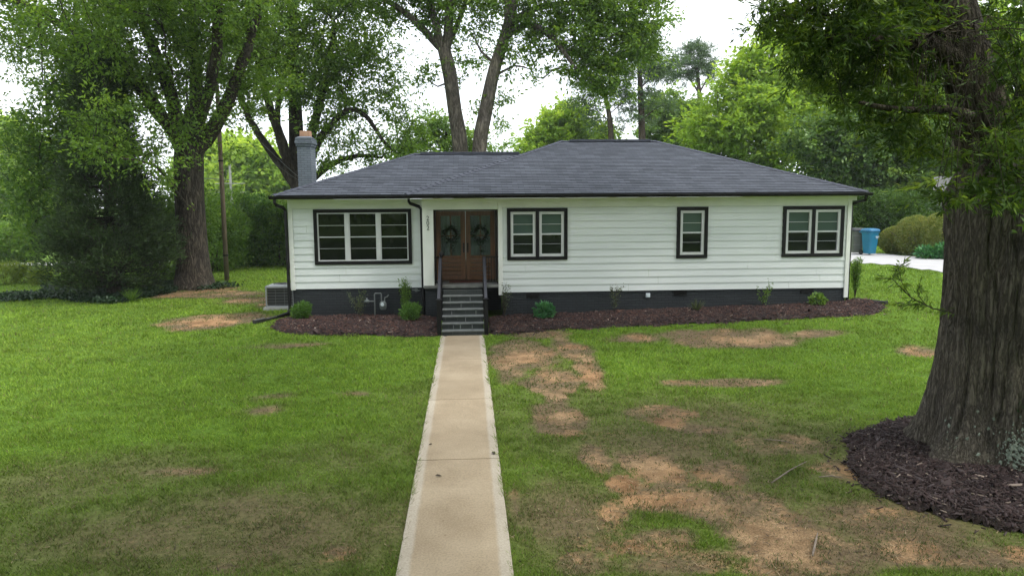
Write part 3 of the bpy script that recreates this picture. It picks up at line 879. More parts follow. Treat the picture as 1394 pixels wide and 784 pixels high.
# front doors
ZP = 1.14
mb = MB(); mb.box(-1.165, -.93, YD - .02, YD + .09, ZP, 3.42); mb.box(.82, .895, YD - .02, YD + .09, ZP, 3.42); mb.box(-.93, .82, YD - .02, YD + .09, 3.20, 3.42)
mb.build('door_frame', M['doorframe'], house, bevel=.006)
for (a, c, hs) in ((-.925, -.06, 1), (-.05, .815, -1)):
    z0, z1 = ZP + .02, 3.195
    gx0, gx1, gz0, gz1 = a + .14, c - .14, 1.885, 3.06
    mb = MB()
    mb.box(a, gx0, YD, YD + .05, z0, z1); mb.box(gx1, c, YD, YD + .05, z0, z1)
    mb.box(gx0, gx1, YD, YD + .05, gz1, z1); mb.box(gx0, gx1, YD, YD + .05, gz0 - .1, gz0); mb.box(gx0, gx1, YD, YD + .05, z0, z0 + .14)
    d = mb.build('door', M['door'], house, bevel=.008)
    mb = MB()
    for k in range(4): 
        h = (gz0 - .1 - z0 - .14) / 4
        mb.box(gx0, gx1, YD + .018, YD + .036, z0 + .14 + k * h + .008, z0 + .14 + (k + 1) * h - .004)
    mb.build('panel', M['door'], d, bevel=.006)
    mb = MB(); xm = (gx0 + gx1) / 2
    mb.box(xm - .017, xm + .017, YD + .005, YD + .045, gz0, gz1)
    mb.box(gx0, xm - .017, YD + .006, YD + .044, 2.455, 2.49); mb.box(xm + .017, gx1, YD + .006, YD + .044, 2.455, 2.49)
    mb.build('glazing_bar', M['door'], d)
    MB().box(gx0, gx1, YD + .022, YD + .028, gz0, gz1).build('pane', M['doorpane'], d)
    hx = c - .055 if hs == 1 else a + .055
    mb = MB(); mb.box(hx - .022, hx + .022, YD - .012, YD - .001, 1.98, 2.26)
    mb.tube([(hx, YD - .012, 2.03), (hx, YD - .06, 2.05), (hx, YD - .06, 2.17), (hx, YD - .012, 2.19)], .011, 8)
    mb.build('handle', M['black'], d)
# hall behind the glass, open to daylight at the back through white framed garden doors
mb = MB()
mb.poly([(-1.15, 21.62, ZP), (.98, 21.62, ZP), (.98, 29.2, ZP), (-1.15, 29.2, ZP)])
mb.poly([(-1.15, 21.62, 3.42), (-1.15, 29.2, 3.42), (.98, 29.2, 3.42), (.98, 21.62, 3.42)])
mb.poly([(-1.15, 21.62, ZP), (-1.15, 29.2, ZP), (-1.15, 29.2, 3.42), (-1.15, 21.62, 3.42)])
mb.poly([(.98, 29.2, ZP), (.98, 21.62, ZP), (.98, 21.62, 3.42), (.98, 29.2, 3.42)])
mb.build('hall_wall', M['inside'], house)
mb = MB()
for x in (-1.15, -.62, -.09, .45, .93): mb.box(x, x + .05, 29.15, 29.2, ZP, 3.42)
for z in (ZP, 1.9, 2.5, 3.36): mb.box(-1.10, .98, 29.155, 29.195, z, z + .05)
mb.build('garden_door', M['sash'], house)
mb = MB(); n_ = 60
for k in range(n_):
    xa, xb = -1.1 + 2.02 * k / n_, -1.1 + 2.02 * (k + 1) / n_
    ya, yb = 29.05 + .025 * math.sin(k * 1.3), 29.05 + .025 * math.sin((k + 1) * 1.3)
    mb.poly([(xa, ya, ZP + .05), (xb, yb, ZP + .05), (xb, yb, 3.35), (xa, ya, 3.35)])
mb.build('added_curtain', M['sheer'], house)  # sheer added to turn the daylight behind the door glass white
# porch floor and the dark void under it
MB().box(-1.24, .85, YR - .06, YD + .25, 1.055, ZP - .004).build('porch_floor', M['stone'], house, bevel=.01)
# porch balustrades left and right of the steps
for (xa, xb, nb) in ((-.94, -.76, 2), (.47, .855, 5)):
    mb = MB()
    mb.box(xa, xb, YR - .02, YR + .03, 1.90, 1.945)
    o = mb.build('porch_railing', M['black'], house, bevel=.004)
    MB().box(xa, xb, YR - .015, YR + .025, 1.20, 1.235).build('bottom_rail', M['black'], o)
    for k in range(nb):
        x = xa + (xb - xa) * (k + .5) / nb
        MB().box(x - .011, x + .011, YR - .006, YR + .016, 1.235, 1.90).build('baluster', M['black'], o)
# house number, digits stacked on the white post
hn = MB().box(-1.105, -1.085, YR - .033, YR - .0305, 2.68, 3.08).build('house_number', M['trim'], house)
for k, ch in enumerate('202'):
    cu = bpy.data.curves.new('digit', 'FONT')
    cu.body = ch; cu.size = .17; cu.extrude = .005; cu.align_x = 'CENTER'
    cu.materials.append(M['digit'])
    tmp = bpy.data.objects.new('digit_curve', cu)
    o = bpy.data.objects.new('digit', bpy.data.meshes.new_from_object(tmp)); COL.objects.link(o)
    bpy.data.objects.remove(tmp)
    o.rotation_euler = (math.pi / 2, 0, 0)
    o.parent = hn
    base = Vector(hn.location) + house.location
    o.location = Vector((-1.095, YR - .042, 2.965 - k * .135)) - base

# roof, built course by course
def roof_plane(e0, e1, r0, r1, name, n, parent, m, lift=0.0):
    e0, e1, r0, r1 = (np.array(p, float) for p in (e0, e1, r0, r1))
    ed = (e1 - e0) / np.linalg.norm(e1 - e0)
    mid = (r0 + r1) / 2
    up = mid - e0 - ed * np.dot(mid - e0, ed)
    slope = np.linalg.norm(up); upn = up / slope
    nn = np.cross(ed, upn); nn = nn if nn[2] > 0 else -nn
    V, Fc, UV = [], [], []
    for k in range(n):
        t0, t1 = k / n, (k + 1) / n
        a0, b0 = e0 + (r0 - e0) * t0, e1 + (r1 - e1) * t0
        a1, b1 = e0 + (r0 - e0) * t1, e1 + (r1 - e1) * t1
        h0, h1 = nn * (.013 + lift), nn * (.001 + lift)
        q = [a0 + h0, b0 + h0, b1 + h1, a1 + h1]
        low = [a0 + nn * (lift - .002), b0 + nn * (lift - .002), b0 + h0, a0 + h0]
        for pts, flat in ((q, 0), (low, 1)):
            bI = len(V)
            V += [tuple(p) for p in pts]
            Fc.append((bI, bI+1, bI+2, bI+3))
            for j, p in enumerate(pts):
                uu = np.dot(p - e0, ed)
                vv = np.dot(p - e0, upn)
                UV.append((uu, (t0 + .3 / n) * slope if flat else vv))
    me = bpy.data.meshes.new(name)
    me.from_pydata(V, [], Fc)
    ul = me.uv_layers.new(name='UVMap')
    ul.data.foreach_set('uv', np.array(UV, np.float32).ravel())
    me.update()
    return me, V, Fc, UV
def roof(planes, name):
    V, Fc, UV = [], [], []
    for pl in planes:
        me, v, f, uv = roof_plane(*pl[:4], 'tmp', pl[4], None, None)
        bpy.data.meshes.remove(me)
        bI = len(V)
        V += v; Fc += [tuple(i + bI for i in q) for q in f]; UV += uv
    me = bpy.data.meshes.new(name)
    me.from_pydata(V, [], Fc)
    ul = me.uv_layers.new(name='UVMap')
    ul.data.foreach_set('uv', np.array(UV, np.float32).ravel())
    me.update()
    return link(name, me, M['shingle'], house)
ZE, ZR, ZRL = 3.675, 5.475, 5.035
mA, mBc, mCc, mDd = (-1.66, 19.9, ZE), (11.28, 19.9, ZE), (11.28, 29.6, ZE), (-1.66, 29.6, ZE)
mR0, mR1 = (3.19, 24.75, ZR), (6.46, 24.75, ZR)
rm = roof([(mA, mBc, mR0, mR1, 36), (mBc, mCc, mR1, mR1, 36), (mCc, mDd, mR1, mR0, 36), (mDd, mA, mR0, mR0, 36)], 'roof')
lA, lD = (-5.37, 20.57, ZE), (-5.37, 27.9, ZE)
lR0, lR1 = (-1.71, 24.24, ZRL), (1.99, 24.24, ZRL)
roof([(lA, (-1.70, 20.57, ZE), lR0, (1.96, 24.24, ZRL), 27), ((1.0, 27.9, ZE), lD, (1.96, 24.24, ZRL), lR0, 27), (lD, lA, lR0, lR0, 27)], 'roof')
def cap(p, q, w=.13, h=.022):
    p, q = np.array(p, float), np.array(q, float)
    d = (q - p) / np.linalg.norm(q - p)
    s = np.cross(d, (0, 0, 1)); s /= np.linalg.norm(s)
    up = np.cross(s, d)
    mb = MB(); n = max(2, int(np.linalg.norm(q - p) / .19))
    for k in range(n):
        a, c = p + (q - p) * k / n, p + (q - p) * (k + 1.15) / n
        hu0, hu1 = up * (h + .012), up * h
        dn = up * -.035 
        mb.poly([a + hu0, c + hu1, c + s * w + dn + up * .012, a + s * w + dn + up * .024]); mb.poly([c + hu1, a + hu0, a - s * w + dn + up * .024, c - s * w + dn + up * .012])
        mb.poly([a + hu0, a + s * w + dn + up * .024, a + s * w + dn, a, a - s * w + dn, a - s * w + dn + up * .024])
    return mb.build('ridge_cap', M['cap'], rm)
def V3(*a): return np.array(a, float)
cap(mA, mR0); cap(mBc, mR1); cap(mCc, mR1); cap(lA, lR0); cap(lD, lR0)
cap(mR0, V3(3.7, 24.75, ZR)); cap(mR1, V3(6.2, 24.75, ZR))
mb = MB(); mb.box(3.5, 6.25, 24.60, 24.90, ZR - .03, ZR + .055); mb.build('ridge_vent', M['cap'], rm, bevel=.01)
mb = MB(); mb.box(-1.5, 1.75, 24.09, 24.39, ZRL - .03, ZRL + .055); mb.build('ridge_vent', M['cap'], rm, bevel=.01)
cap(V3(-1.71, 24.24, ZRL), V3(-1.4, 24.24, ZRL))
# soffit, fascia, gutters
mb = MB()
mb.box(-1.62, 11.24, 19.95, YR + .02, 3.562, 3.575); mb.box(-5.33, -1.63, 20.62, YL + .02, 3.562, 3.575)
mb.box(11.03, 11.24, YR + .03, 29.5, 3.562, 3.575); mb.box(-5.33, -5.06, YL + .03, 27.8, 3.562, 3.575)
mb.box(11.06, 11.20, YR - .03, YR + .10, 3.43, 3.56)
mb.build('soffit', M['trim'], house)
prof = [(0, 0), (.085, 0), (.115, .05), (.115, .075), (.12, .085), (.105, .09), (.10, .075), (.075, .02), (.012, .02), (.012, .085), (0, .085)]
def gutter(x0, x1, y, z, ax='x'):
    mb = MB()
    if ax == 'x': mb.prism([(x0, y - a, z + h) for a, h in prof], (x1 - x0, 0, 0))
    return mb.build('gutter', M['black'], house)
gutter(-1.70, 11.40, 19.945, 3.565)
gutter(-5.47, -1.715, 20.615, 3.565)
mb = MB()
mb.prism([(11.28 + a, 20.0, 3.565 + h) for a, h in prof], (0, 9.4, 0))
mb.build('gutter', M['black'], house)
mb = MB(); mb.prism([(-5.35 - a, 20.66, 3.565 + h) for a, h in prof], (0, 7.2, 0)); mb.build('gutter', M['black'], house)
mb = MB(); mb.box(-1.66, 11.28, 19.95, 19.97, 3.58, 3.672); mb.box(-5.35, -1.74, 20.62, 20.64, 3.58, 3.672); mb.build('fascia', M['black'], house)
def downspout(pts):
    return MB().tube(pts, [.048] * len(pts), 4, sq=(1, 0, 0)).build('downspout', M['black'], house, bevel=.006)
downspout([(-5.32, 20.56, 3.57), (-5.32, 20.56, 3.47), (-5.29, 20.60, 3.41), (-5.18, 20.86, 3.34), (-5.13, 20.93, 3.27), (-5.125, 20.93, 2), (-5.12, 20.93, .42), (-5.16, 20.86, .34), (-5.35, 20.5, .30)])
downspout([(-1.63, 20.56, 3.57), (-1.63, 20.56, 3.49), (-1.59, 20.60, 3.43), (-1.37, 20.88, 3.34), (-1.31, 20.93, 3.26), (-1.30, 20.93, 2), (-1.30, 20.93, .22)])
downspout([(11.25, 19.92, 3.57), (11.25, 19.95, 3.44), (11.20, 20.3, 3.38), (11.13, 20.44, 3.32), (11.12, 20.45, 3.2), (11.12, 20.45, 2), (11.12, 20.45, .42)])
# chimney
CX0, CX1, CYa, CYb = -5.66, -5.21, 25.0, 25.8
mb = MB(); mb.box(CX0, CX1, CYa, CYb, 0, 5.46)
mb.box(CX0 - .03, CX1 + .03, CYa - .03, CYb + .03, 5.36, 5.44); mb.box(CX0 - .06, CX1 + .06, CYa - .06, CYb + .06, 5.443, 5.52)
mb.box(CX0 - .045, CX1 + .045, CYa - .045, CYb + .045, 5.523, 5.60)
ch = mb.build('chimney', M['chim'], house, bevel=.006)
mb = MB()
mb.prism([(CX0 - .04, CYa - .04, 5.603), (CX1 + .04, CYa - .04, 5.603), (CX1 + .04, CYb + .04, 5.603), (CX0 - .04, CYb + .04, 5.603)], (0, 0, .02))
bI = len(mb.v)
cxm, cym = (CX0 + CX1) / 2, (CYa + CYb) / 2
a_ = [(CX0 - .05, CYa - .05, 5.623), (CX1 + .05, CYa - .05, 5.623), (CX1 + .05, CYb + .05, 5.623), (CX0 - .05, CYb + .05, 5.623)]
c_ = [(cxm - .17, cym - .17, 5.70), (cxm + .17, cym - .17, 5.70), (cxm + .17, cym + .17, 5.70), (cxm - .17, cym + .17, 5.70)]
for k in range(4): mb.poly([a_[k], a_[(k + 1) % 4], c_[(k + 1) % 4], c_[k]])
mb.build('chimney_crown', M['chim'], ch)
mb = MB()
for (x0, x1, y0, y1) in ((-.17, .17, -.17, -.13), (-.17, .17, .13, .17), (-.17, -.13, -.13, .13), (.13, .17, -.13, .13)):
    mb.box(cxm + x0, cxm + x1, cym + y0, cym + y1, 5.66, 5.88)
mb.build('flue_tile', M['tile'], ch, bevel=.012)

# ------------------------------------------------------------------ front steps
st = empty('front_steps', (-.15, 19.3, 0), 'steep dark slate front steps with dark sloped handrails', 'steps')
SX0, SX1 = -.69, .39
yf = np.linspace(18.56, YR - .07, 8)[:7]
riser = 1.055 / 7
mb, tr, jt = MB(), MB(), MB()
for k in range(7):
    y0 = yf[k]; zt = riser * (k + 1)
    mb.box(SX0, SX1, y0, YR - .065, riser * k if k else -.1, zt - .032)
    if k < 6: tr.box(SX0 - .012, SX1 + .012, y0 - .022, (yf[k + 1] if k < 6 else YR) - .001, zt - .031, zt)
for k, xx in ((1, -.40), (1, -.22), (1, .09), (2, -.08), (3, .2), (4, -.20), (5, .05), (3, -.45), (5, -.5)):
    MB().box(xx - .008, xx + .008, yf[k] - .003, yf[k] + .004, riser * k + .01, riser * (k + 1) - .04).build('mortar_joint', M['joint'], st)
mb.build('step', M['stepbrick'], st)
tr.build('tread', M['tread'], st, bevel=.006)
for sx in (-1, 1):
    x = -.765 if sx < 0 else .455
    hb = MB()
    a, c = V3(x, 18.60, .945), V3(x, 20.27, 1.90)
    hb.prism([a + V3(-.04, 0, 0), a + V3(.04, 0, 0), a + V3(.04, 0, .05), a + V3(-.04, 0, .05)], c - a)
    hr = hb.build('handrail', M['rail'], st, bevel=.006)
    hb = MB(); hb.box(x - .055, x + .055, 18.60, 18.72, -.05, .93); hb.box(x - .075, x + .075, 18.575, 18.745, .93, .965)
    hb.build('newel_post', M['black'], hr, bevel=.006)
    hb = MB(); hb.box(x - .045, x + .045, 20.21, 20.29, .15, 1.93); hb.build('newel_post', M['black'], hr, bevel=.006)
    hb = MB(); hb.prism([(x - .03, 18.72, .22), (x + .03, 18.72, .22), (x + .03, 18.72, .26), (x - .03, 18.72, .26)], (0, 1.5, .86))
    hb.build('bottom_rail', M['black'], hr)
    for k in range(7):
        f = (k + .7) / 7.4
        p = a + (c - a) * f
        MB().box(x - .012, x + .012, p[1] - .012, p[1] + .012, p[2] - .70, p[2] + .005).build('baluster', M['black'], hr)
    if sx < 0:
        MB().lathe((x + .03, 20.26, 1.93), [(0, 0), (.035, .0), (.03, .02), (.06, .05), (.07, .09), (.06, .13), (.03, .155), (0, .16)], 12).build('finial', M['black'], hr, smooth=True)
MB().box(-.55, .42, 20.92, 21.40, ZP, ZP + .018).build('doormat', M['mat'])
tag(bpy.data.objects['doormat'], 'dark red doormat lying before the double front doors', 'doormat')

# ------------------------------------------------------------------ plants
def leaves(P, Dv, Lm, Wm, r, droop=.25, flat=.55, jit=.35):
    n = len(P)
    d = Dv + r.normal(0, .75, (n, 3)) + np.array([0, 0, -droop])
    d /= np.linalg.norm(d, axis=1)[:, None] + 1e-9
    nn = r.normal(0, 1 - flat, (n, 3)) + np.array([0, 0, flat])
    s = np.cross(d, nn); s /= np.linalg.norm(s, axis=1)[:, None] + 1e-9
    nn = np.cross(s, d)
    l = Lm * r.uniform(1 - jit, 1 + jit, n); w = Wm * r.uniform(1 - jit, 1 + jit, n)
    A = P; B = P + d * l[:, None]
    m1 = P + d * (l * .45)[:, None]
    f = nn * (w * .18)[:, None]
    V = np.stack([A, m1 + s * w[:, None] / 2 + f, B, m1 - s * w[:, None] / 2 + f], 1).reshape(-1, 3)
    return V, np.arange(4 * n).reshape(-1, 4)

def skeleton(limbs, clusters, tip=.012, expo=2.35, step=.55, seed=0, w_len=.22, wob=.12):
    r = np.random.default_rng(seed)
    cap_ = 200 + sum(40 for _ in limbs) * 2 + len(clusters) * 14
    P = np.zeros((cap_, 3)); par = np.full(cap_, -1); pl = np.zeros(cap_); Rx = np.full(cap_, np.nan); n = 0
    for li, lb in enumerate(limbs):
        pts = np.array([p[:3] for p in lb], float); rad = np.array([p[3] for p in lb], float)
        sub, sr = [], []
        for i in range(len(pts) - 1):                      # Catmull-Rom so limbs bend smoothly
            p0, p1, p2, p3 = pts[max(i - 1, 0)], pts[i], pts[i + 1], pts[min(i + 2, len(pts) - 1)]
            k = max(2, int(np.linalg.norm(p2 - p1) / .4))
            for j in range(k):
                t = j / k
                sub.append(.5 * ((2 * p1) + (-p0 + p2) * t + (2*p0 - 5*p1 + 4*p2 - p3) * t*t + (-p0 + 3*p1 - 3*p2 + p3) * t**3))
                sr.append(rad[i] + (rad[i + 1] - rad[i]) * t)
        sub.append(pts[-1]); sr.append(rad[-1])
        prev = -1
        if li:
            prev = int(np.argmin(np.linalg.norm(P[:n] - sub[0], axis=1)))
        for q, rr in zip(sub, sr):
            P[n] = q + (r.normal(0, rr * .10, 3) if li else 0); par[n] = prev; Rx[n] = rr
            pl[n] = 0 if prev < 0 else pl[prev] + np.linalg.norm(P[n] - P[prev])
            prev = n; n += 1
    n_exp = n
    if len(clusters):
        trunk_min = limbs[0][0][2] + .35 * (limbs[0][-1][2] - limbs[0][0][2])
        dmin = np.min(np.linalg.norm(clusters[:, None] - P[None, :n_exp], axis=2), axis=1)
        tips = []
        for ci in np.argsort(dmin):
            c = clusters[ci]
            d = np.linalg.norm(P[:n] - c, axis=1)
            cost = d + w_len * pl[:n] + .8 * np.maximum(0, P[:n, 2] - c[2]) + 3.0 * np.maximum(0, trunk_min - P[:n, 2])
            b = int(np.argmin(cost))
            p0 = P[b]; D = d[b]
            pd = P[b] - P[par[b]] if par[b] >= 0 else np.array([0, 0, 1.0])
            pd = pd / (np.linalg.norm(pd) + 1e-9)
            ctrl = p0 + pd * D * .35 + (c - p0) * .2 + np.array([0, 0, .12 * D])
            k = int(min(12, max(1, round(D / step))))
            prev = b
            for j in range(1, k + 1):
                t = j / k
                q = (1 - t) ** 2 * p0 + 2 * t * (1 - t) * ctrl + t * t * c
                if j < k: q = q + r.normal(0, wob * step, 3)
                P[n] = q; par[n] = prev; pl[n] = pl[prev] + np.linalg.norm(q - P[prev]); prev = n; n += 1
            tips.append(n - 1)
    acc = np.zeros(n); nch = np.zeros(n, int)
    R_ = np.zeros(n)
    for i in range(n - 1, -1, -1):
        ra = max(acc[i], tip ** expo) ** (1 / expo)
        R_[i] = ra if np.isnan(Rx[i]) else max(Rx[i], .01)
        if np.isnan(Rx[i]) and par[i] >= 0 and not np.isnan(Rx[par[i]]): R_[i] = min(R_[i], .8 * Rx[par[i]])
        if par[i] >= 0: acc[par[i]] += R_[i] ** expo if not np.isnan(Rx[par[i]]) else ra ** expo
    return P[:n], par[:n], R_

def limb_mesh(P, par, R_, mb, minr=0.0, sides=(14, 8, 5, 3)):
    n = len(P)
    kids = [[] for _ in range(n)]
    for i in range(n):
        if par[i] >= 0: kids[par[i]].append(i)
    starts = [i for i in range(n) if par[i] < 0]
    stack = [(s, None) for s in starts]
    while stack:
        s, pa = stack.pop()
        ch = ([pa] if pa is not None else []) + [s]
        cur = s
        while kids[cur]:
            ks = sorted(kids[cur], key=lambda q: -R_[q])
            for o in ks[1:]: stack.append((o, cur))
            cur = ks[0]; ch.append(cur)
        rad = [R_[q] for q in ch]
        if pa is not None: rad[0] = min(R_[pa], R_[s] * 1.25)
        if max(rad) < minr or len(ch) < 2: continue
        m = max(rad)
        k = sides[0] if m > .2 else sides[1] if m > .07 else sides[2] if m > .025 else sides[3]
        mb.tube([P[q] for q in ch], rad, k, cap=False)

def lobe_points(lobes, per, r, hollow=.45, squash=.85):
    C_, owner = [], []
    for i, (c, rad, *w) in enumerate(lobes):
        k = max(2, int(per * rad ** 2 * (w[0] if w else 1)))
        u = r.normal(0, 1, (k, 3)); u /= np.linalg.norm(u, axis=1)[:, None]
        q = rad * (hollow + (1 - hollow) * r.random(k) ** .6)
        p = np.array(c) + u * q[:, None] * np.array([1, 1, squash])
        C_.append(p); owner += [i] * k
    return np.vstack(C_), np.array(owner)

def tree(name, label, cat, limbs, lobes, per, lpc, leaf, lm, bm, seed, spread=.42, group=None, tip=.010, droop=.25, minr=0.0, flatc=.7, step=.55, lmin=-99, tint_base=0.0, flare=0.0, dens=1.6):
    r = np.random.default_rng(seed)
    cl, _ = lobe_points(lobes, per, r)
    cl = cl[cl[:, 2] > lmin]
    P, par, R_ = skeleton(limbs, cl, tip=tip, seed=seed, step=step)
    base = limbs[0][0]
    root = empty(name, base[:3], label, cat, group)
    if flare:
        for i in range(len(P)):
            h = P[i][2] - base[2]
            if par[i] < 0 or h < 1.6:
                if abs(P[i][0] - base[0]) < 1.5 and R_[i] > .1: R_[i] *= 1 + flare * math.exp(-max(h, 0) / .45)
    mb = MB(); limb_mesh(P, par, R_, mb, minr)
    mb.build('trunk', bm, root, smooth=True)
    n = r.poisson(lpc * dens, len(cl)); leaf = (leaf[0] * 1.1, leaf[1] * 1.45)
    idx = np.repeat(np.arange(len(cl)), n)
    off = r.normal(0, 1, (len(idx), 3)) * spread * np.array([1, 1, flatc])
    # shoots: leaves gather on a few short shoots per cluster instead of a fog
    ns = 7
    sh = r.normal(0, 1, (len(cl), ns, 3)) * spread * np.array([1, 1, flatc])
    pick = r.integers(0, ns, len(idx))
    f = r.random(len(idx))[:, None] ** .7
    pos = cl[idx] + sh[idx, pick] * (f * 1.25) + off * .28
    dv = sh[idx, pick] / spread * .8 + np.array([0, 0, 0.0])
    V, F_ = leaves(pos, dv, leaf[0], leaf[1], r, droop)
    ct = r.normal(0, .16, len(cl))
    tint = np.clip(.42 + tint_base + ct[idx] + r.normal(0, .15, len(idx)), 0, 1)
    np_mesh('crown', V, F_, lm, root, face_attr={'tint': tint})
    return root

def lb(Y, *pts):                                   # limb from (px, py, radius[, dy])
    return [(*W(p[0], p[1], Y + (p[3] if len(p) > 3 else 0)), p[2]) for p in pts]
def lo(Y, *pts):                                   # lobes from (px, py, radius, dy[, weight])
    return [(W(p[0], p[1], Y + (p[3] if len(p) > 3 else 0)), p[2], p[4] if len(p) > 4 else 1) for p in pts]
def foot(px, py, Y, r):                            # a trunk's foot on the ground below a pixel
    p = W(px, py, Y)
    return (p[0], p[1], float(gz(p[0], p[1])) - .1, r)

# oak on the left lawn
Y = 30.3
tree('oak_tree', 'large dark oak with ivy round its foot on the left lawn', 'tree',
     [[foot(265, 393, Y, .68)] + lb(Y, (262, 340, .60), (258, 270, .56), (257, 215, .56), (258, 190, .50)),
      lb(Y, (254, 215, .34), (235, 180, .30), (200, 130, .25, -.6), (150, 75, .21, -1.2), (75, 28, .14, -1.8), (20, 0, .09, -2)),
      lb(Y, (264, 210, .34), (300, 160, .28, -.3), (325, 100, .22, -.6), (345, 40, .18, -.8), (366, -30, .12, -1)),
      lb(Y, (258, 195, .36), (268, 120, .26, .6), (262, 50, .20, 1), (250, -80, .12, 1.2)),
      lb(Y, (254, 200, .30), (215, 80, .22, .8), (185, 10, .18, 1.4), (150, -60, .10, 2)),
      lb(Y, (256, 282, .08), (240, 262, .07, -1.5), (222, 235, .06, -3), (200, 222, .045, -4.4), (160, 215, .03, -5)),
      lb(Y, (258, 200, .28), (290, 100, .2, -2.5), (300, -20, .15, -4.5)),
      lb(Y, (50, 15, .05, -2), (56, 60, .035, -2), (58, 110, .02, -2))],
     lo(Y, (200,60,2.4,0),(120,90,1.7,-1),(50,40,1.6,0,.8),(300,60,1.9,.5),(352,100,1.3,0),(250,-20,3,0),(150,-60,3,1),(60,-40,2.5,-1),(340,-40,2.5,-.5),
        (175,170,1.3,-4.5),(150,205,.9,-5,.9),(212,228,.7,-4.6,.8),(225,200,.8,-3.5),(215,130,1.5,1.5),(-20,40,2,0),(240,-130,4,0,.6),(100,-150,4,0,.6),(350,-130,3.5,0,.6),
        (200,0,2.6,4,.6),(270,40,2.2,4,.6),(130,20,2.4,-4),(290,-30,2.4,-4),(200,-60,3,-4),(330,150,.9,0,.7),(275,150,1.1,-2),(250,90,1.6,-2),(125,150,1.0,-1.5),(165,120,1.3,-1.5),(300,200,.8,1,.5),(95,60,1.2,-2.5)),
     12, 78, (.14, .050), L['oak'], M['bark'], 101, spread=.46, flare=.45, dens=1.15)

# oak behind the house, left
Y = 39
tree('oak_tree', 'many limbed dark oak rising behind the grey chimney', 'tree',
     [[foot(410, 380, Y, .66)] + lb(Y, (410, 262, .55), (405, 215, .42), (402, 150, .34), (399, 70, .28), (396, -40, .15)),
      lb(Y, (407, 258, .28), (375, 215, .22), (345, 172, .17), (322, 120, .14)),
      lb(Y, (408, 265, .30), (388, 205, .25, -.5), (366, 140, .20, -.8), (345, 50, .15, -1)),
      lb(Y, (411, 245, .30), (425, 180, .24, -.5), (440, 120, .18, -.8), (456, 40, .10, -1)),
      lb(Y, (413, 240, .26), (435, 190, .20, -1), (470, 152, .15, -1.5), (495, 155, .12, -1.8), (522, 192, .09, -2), (540, 208, .05, -2)),
      lb(Y, (412, 255, .22), (455, 222, .15, -.5), (490, 212, .11, -1), (520, 215, .06, -1)),
      lb(Y, (408, 250, .25), (380, 190, .18, 1), (385, 110, .13, 1.5), (420, 30, .08, 1.5))],
     lo(Y, (400,50,2.6,0),(445,110,2.0,-.5),(370,20,2.4,0),(465,40,2.3,0),(500,110,1.6,-1),(470,175,1.4,-1),(530,150,1.2,-1.5,.8),(550,190,1.1,-2),(505,215,1.0,-1),(345,140,1.2,0,.7),
        (420,-50,3.5,0,.7),(520,80,1.0,-1,.7),(445,215,1.0,-1),(330,80,1.8,0),(400,110,1.6,-1.5),(470,90,1.6,-2),(500,30,1.4,0,.6),(565,175,.8,-2,.7),(430,170,.9,-1.5,.8),(480,-30,2.5,0,.6),(540,110,.9,-1,.6),(365,100,1.2,-1.5,.8)),
     11, 58, (.19, .065), L['oak'], M['bark_far'], 102, spread=.5, dens=1.3)

# two tall trees behind the low ridge
Y = 36
tree('oak_tree', 'tall pale trunked oak behind the low ridge, leaning left and forking', 'tree',
     [[foot(630, 360, Y, .44)] + lb(Y, (627, 210, .38), (619, 150, .34), (612, 100, .34), (604, 66, .31)),
      lb(Y, (605, 70, .20), (578, 42, .17), (548, 15, .14), (510, -10, .10), (470, -60, .06)),
      lb(Y, (603, 72, .24), (590, 20, .17), (572, -30, .12)), lb(Y, (606, 72, .26), (614, 0, .2), (612, -80, .12)),
      lb(Y, (607, 66, .16), (628, 20, .12, 1), (640, -20, .09, 1)), lb(Y, (613,110,.06),(596,118,.04),(585,110,.025))],
     lo(Y, (600,0,1.7,0,.9),(560,-10,1.5,0),(510,-20,1.9,0),(620,-50,3,0,.7),(545,22,.7,0,.7),(588,100,.8,0,.6),(640,60,1.1,1,.8),(575,30,.7,0,.6),(650,10,1.3,0,.8),(560,-80,3,0,.6),(580,118,.5,0,.5),(635,95,.7,0,.8)),
     10, 52, (.19, .065), L['oak'], M['bark_pale'], 103, spread=.46)
Y = 35
tree('oak_tree', 'tall oak behind the low ridge, leaning right with a long drooping limb', 'tree',
     [[foot(645, 360, Y, .42)] + lb(Y, (652, 210, .35), (661, 152, .33), (673, 95, .29), (688, 48, .26), (700, 0, .22), (712, -60, .12)),
      lb(Y, (686, 52, .18), (715, 34, .16), (745, 45, .14, -.5), (765, 68, .11, -.8), (782, 92, .07, -1)),
      lb(Y, (690, 40, .18), (720, 15, .16), (770, 5, .12), (830, 10, .08)), lb(Y, (676, 90, .08), (655, 70, .06, .5), (645, 50, .04, .5)),
      lb(Y, (688, 50, .14), (690, 0, .12, -1), (680, -60, .08, -1.5)), lb(Y, (672,105,.07), (700,90,.05),(722,95,.03))],
     lo(Y, (790,35,1.8,0,1.2),(828,55,1.9,0,1.2),(862,30,1.7,0),(878,68,1.0,0),(800,95,1.2,0,1.2),(832,108,1.1,0,1.1),(745,25,1.2,0),(702,62,.9,0),(720,95,.6,0,.7),(700,-5,1.8,0),(658,35,.9,.5,.7),(770,0,2.2,0),
        (840,-20,2.3,0),(662,140,.5,0,.5),(705,105,.6,0,.6),(745,80,.7,-.5,.7),(690,130,.4,0,.5),(760,-80,3,0,.6),(850,85,1.0,0,1.1),(880,10,1.4,0),(680,170,.45,0,.5),(820,130,.6,0,.9),(730,60,.8,1,.8)),
     10.5, 56, (.18, .062), L['oak'], M['bark_pale'], 104, spread=.44)

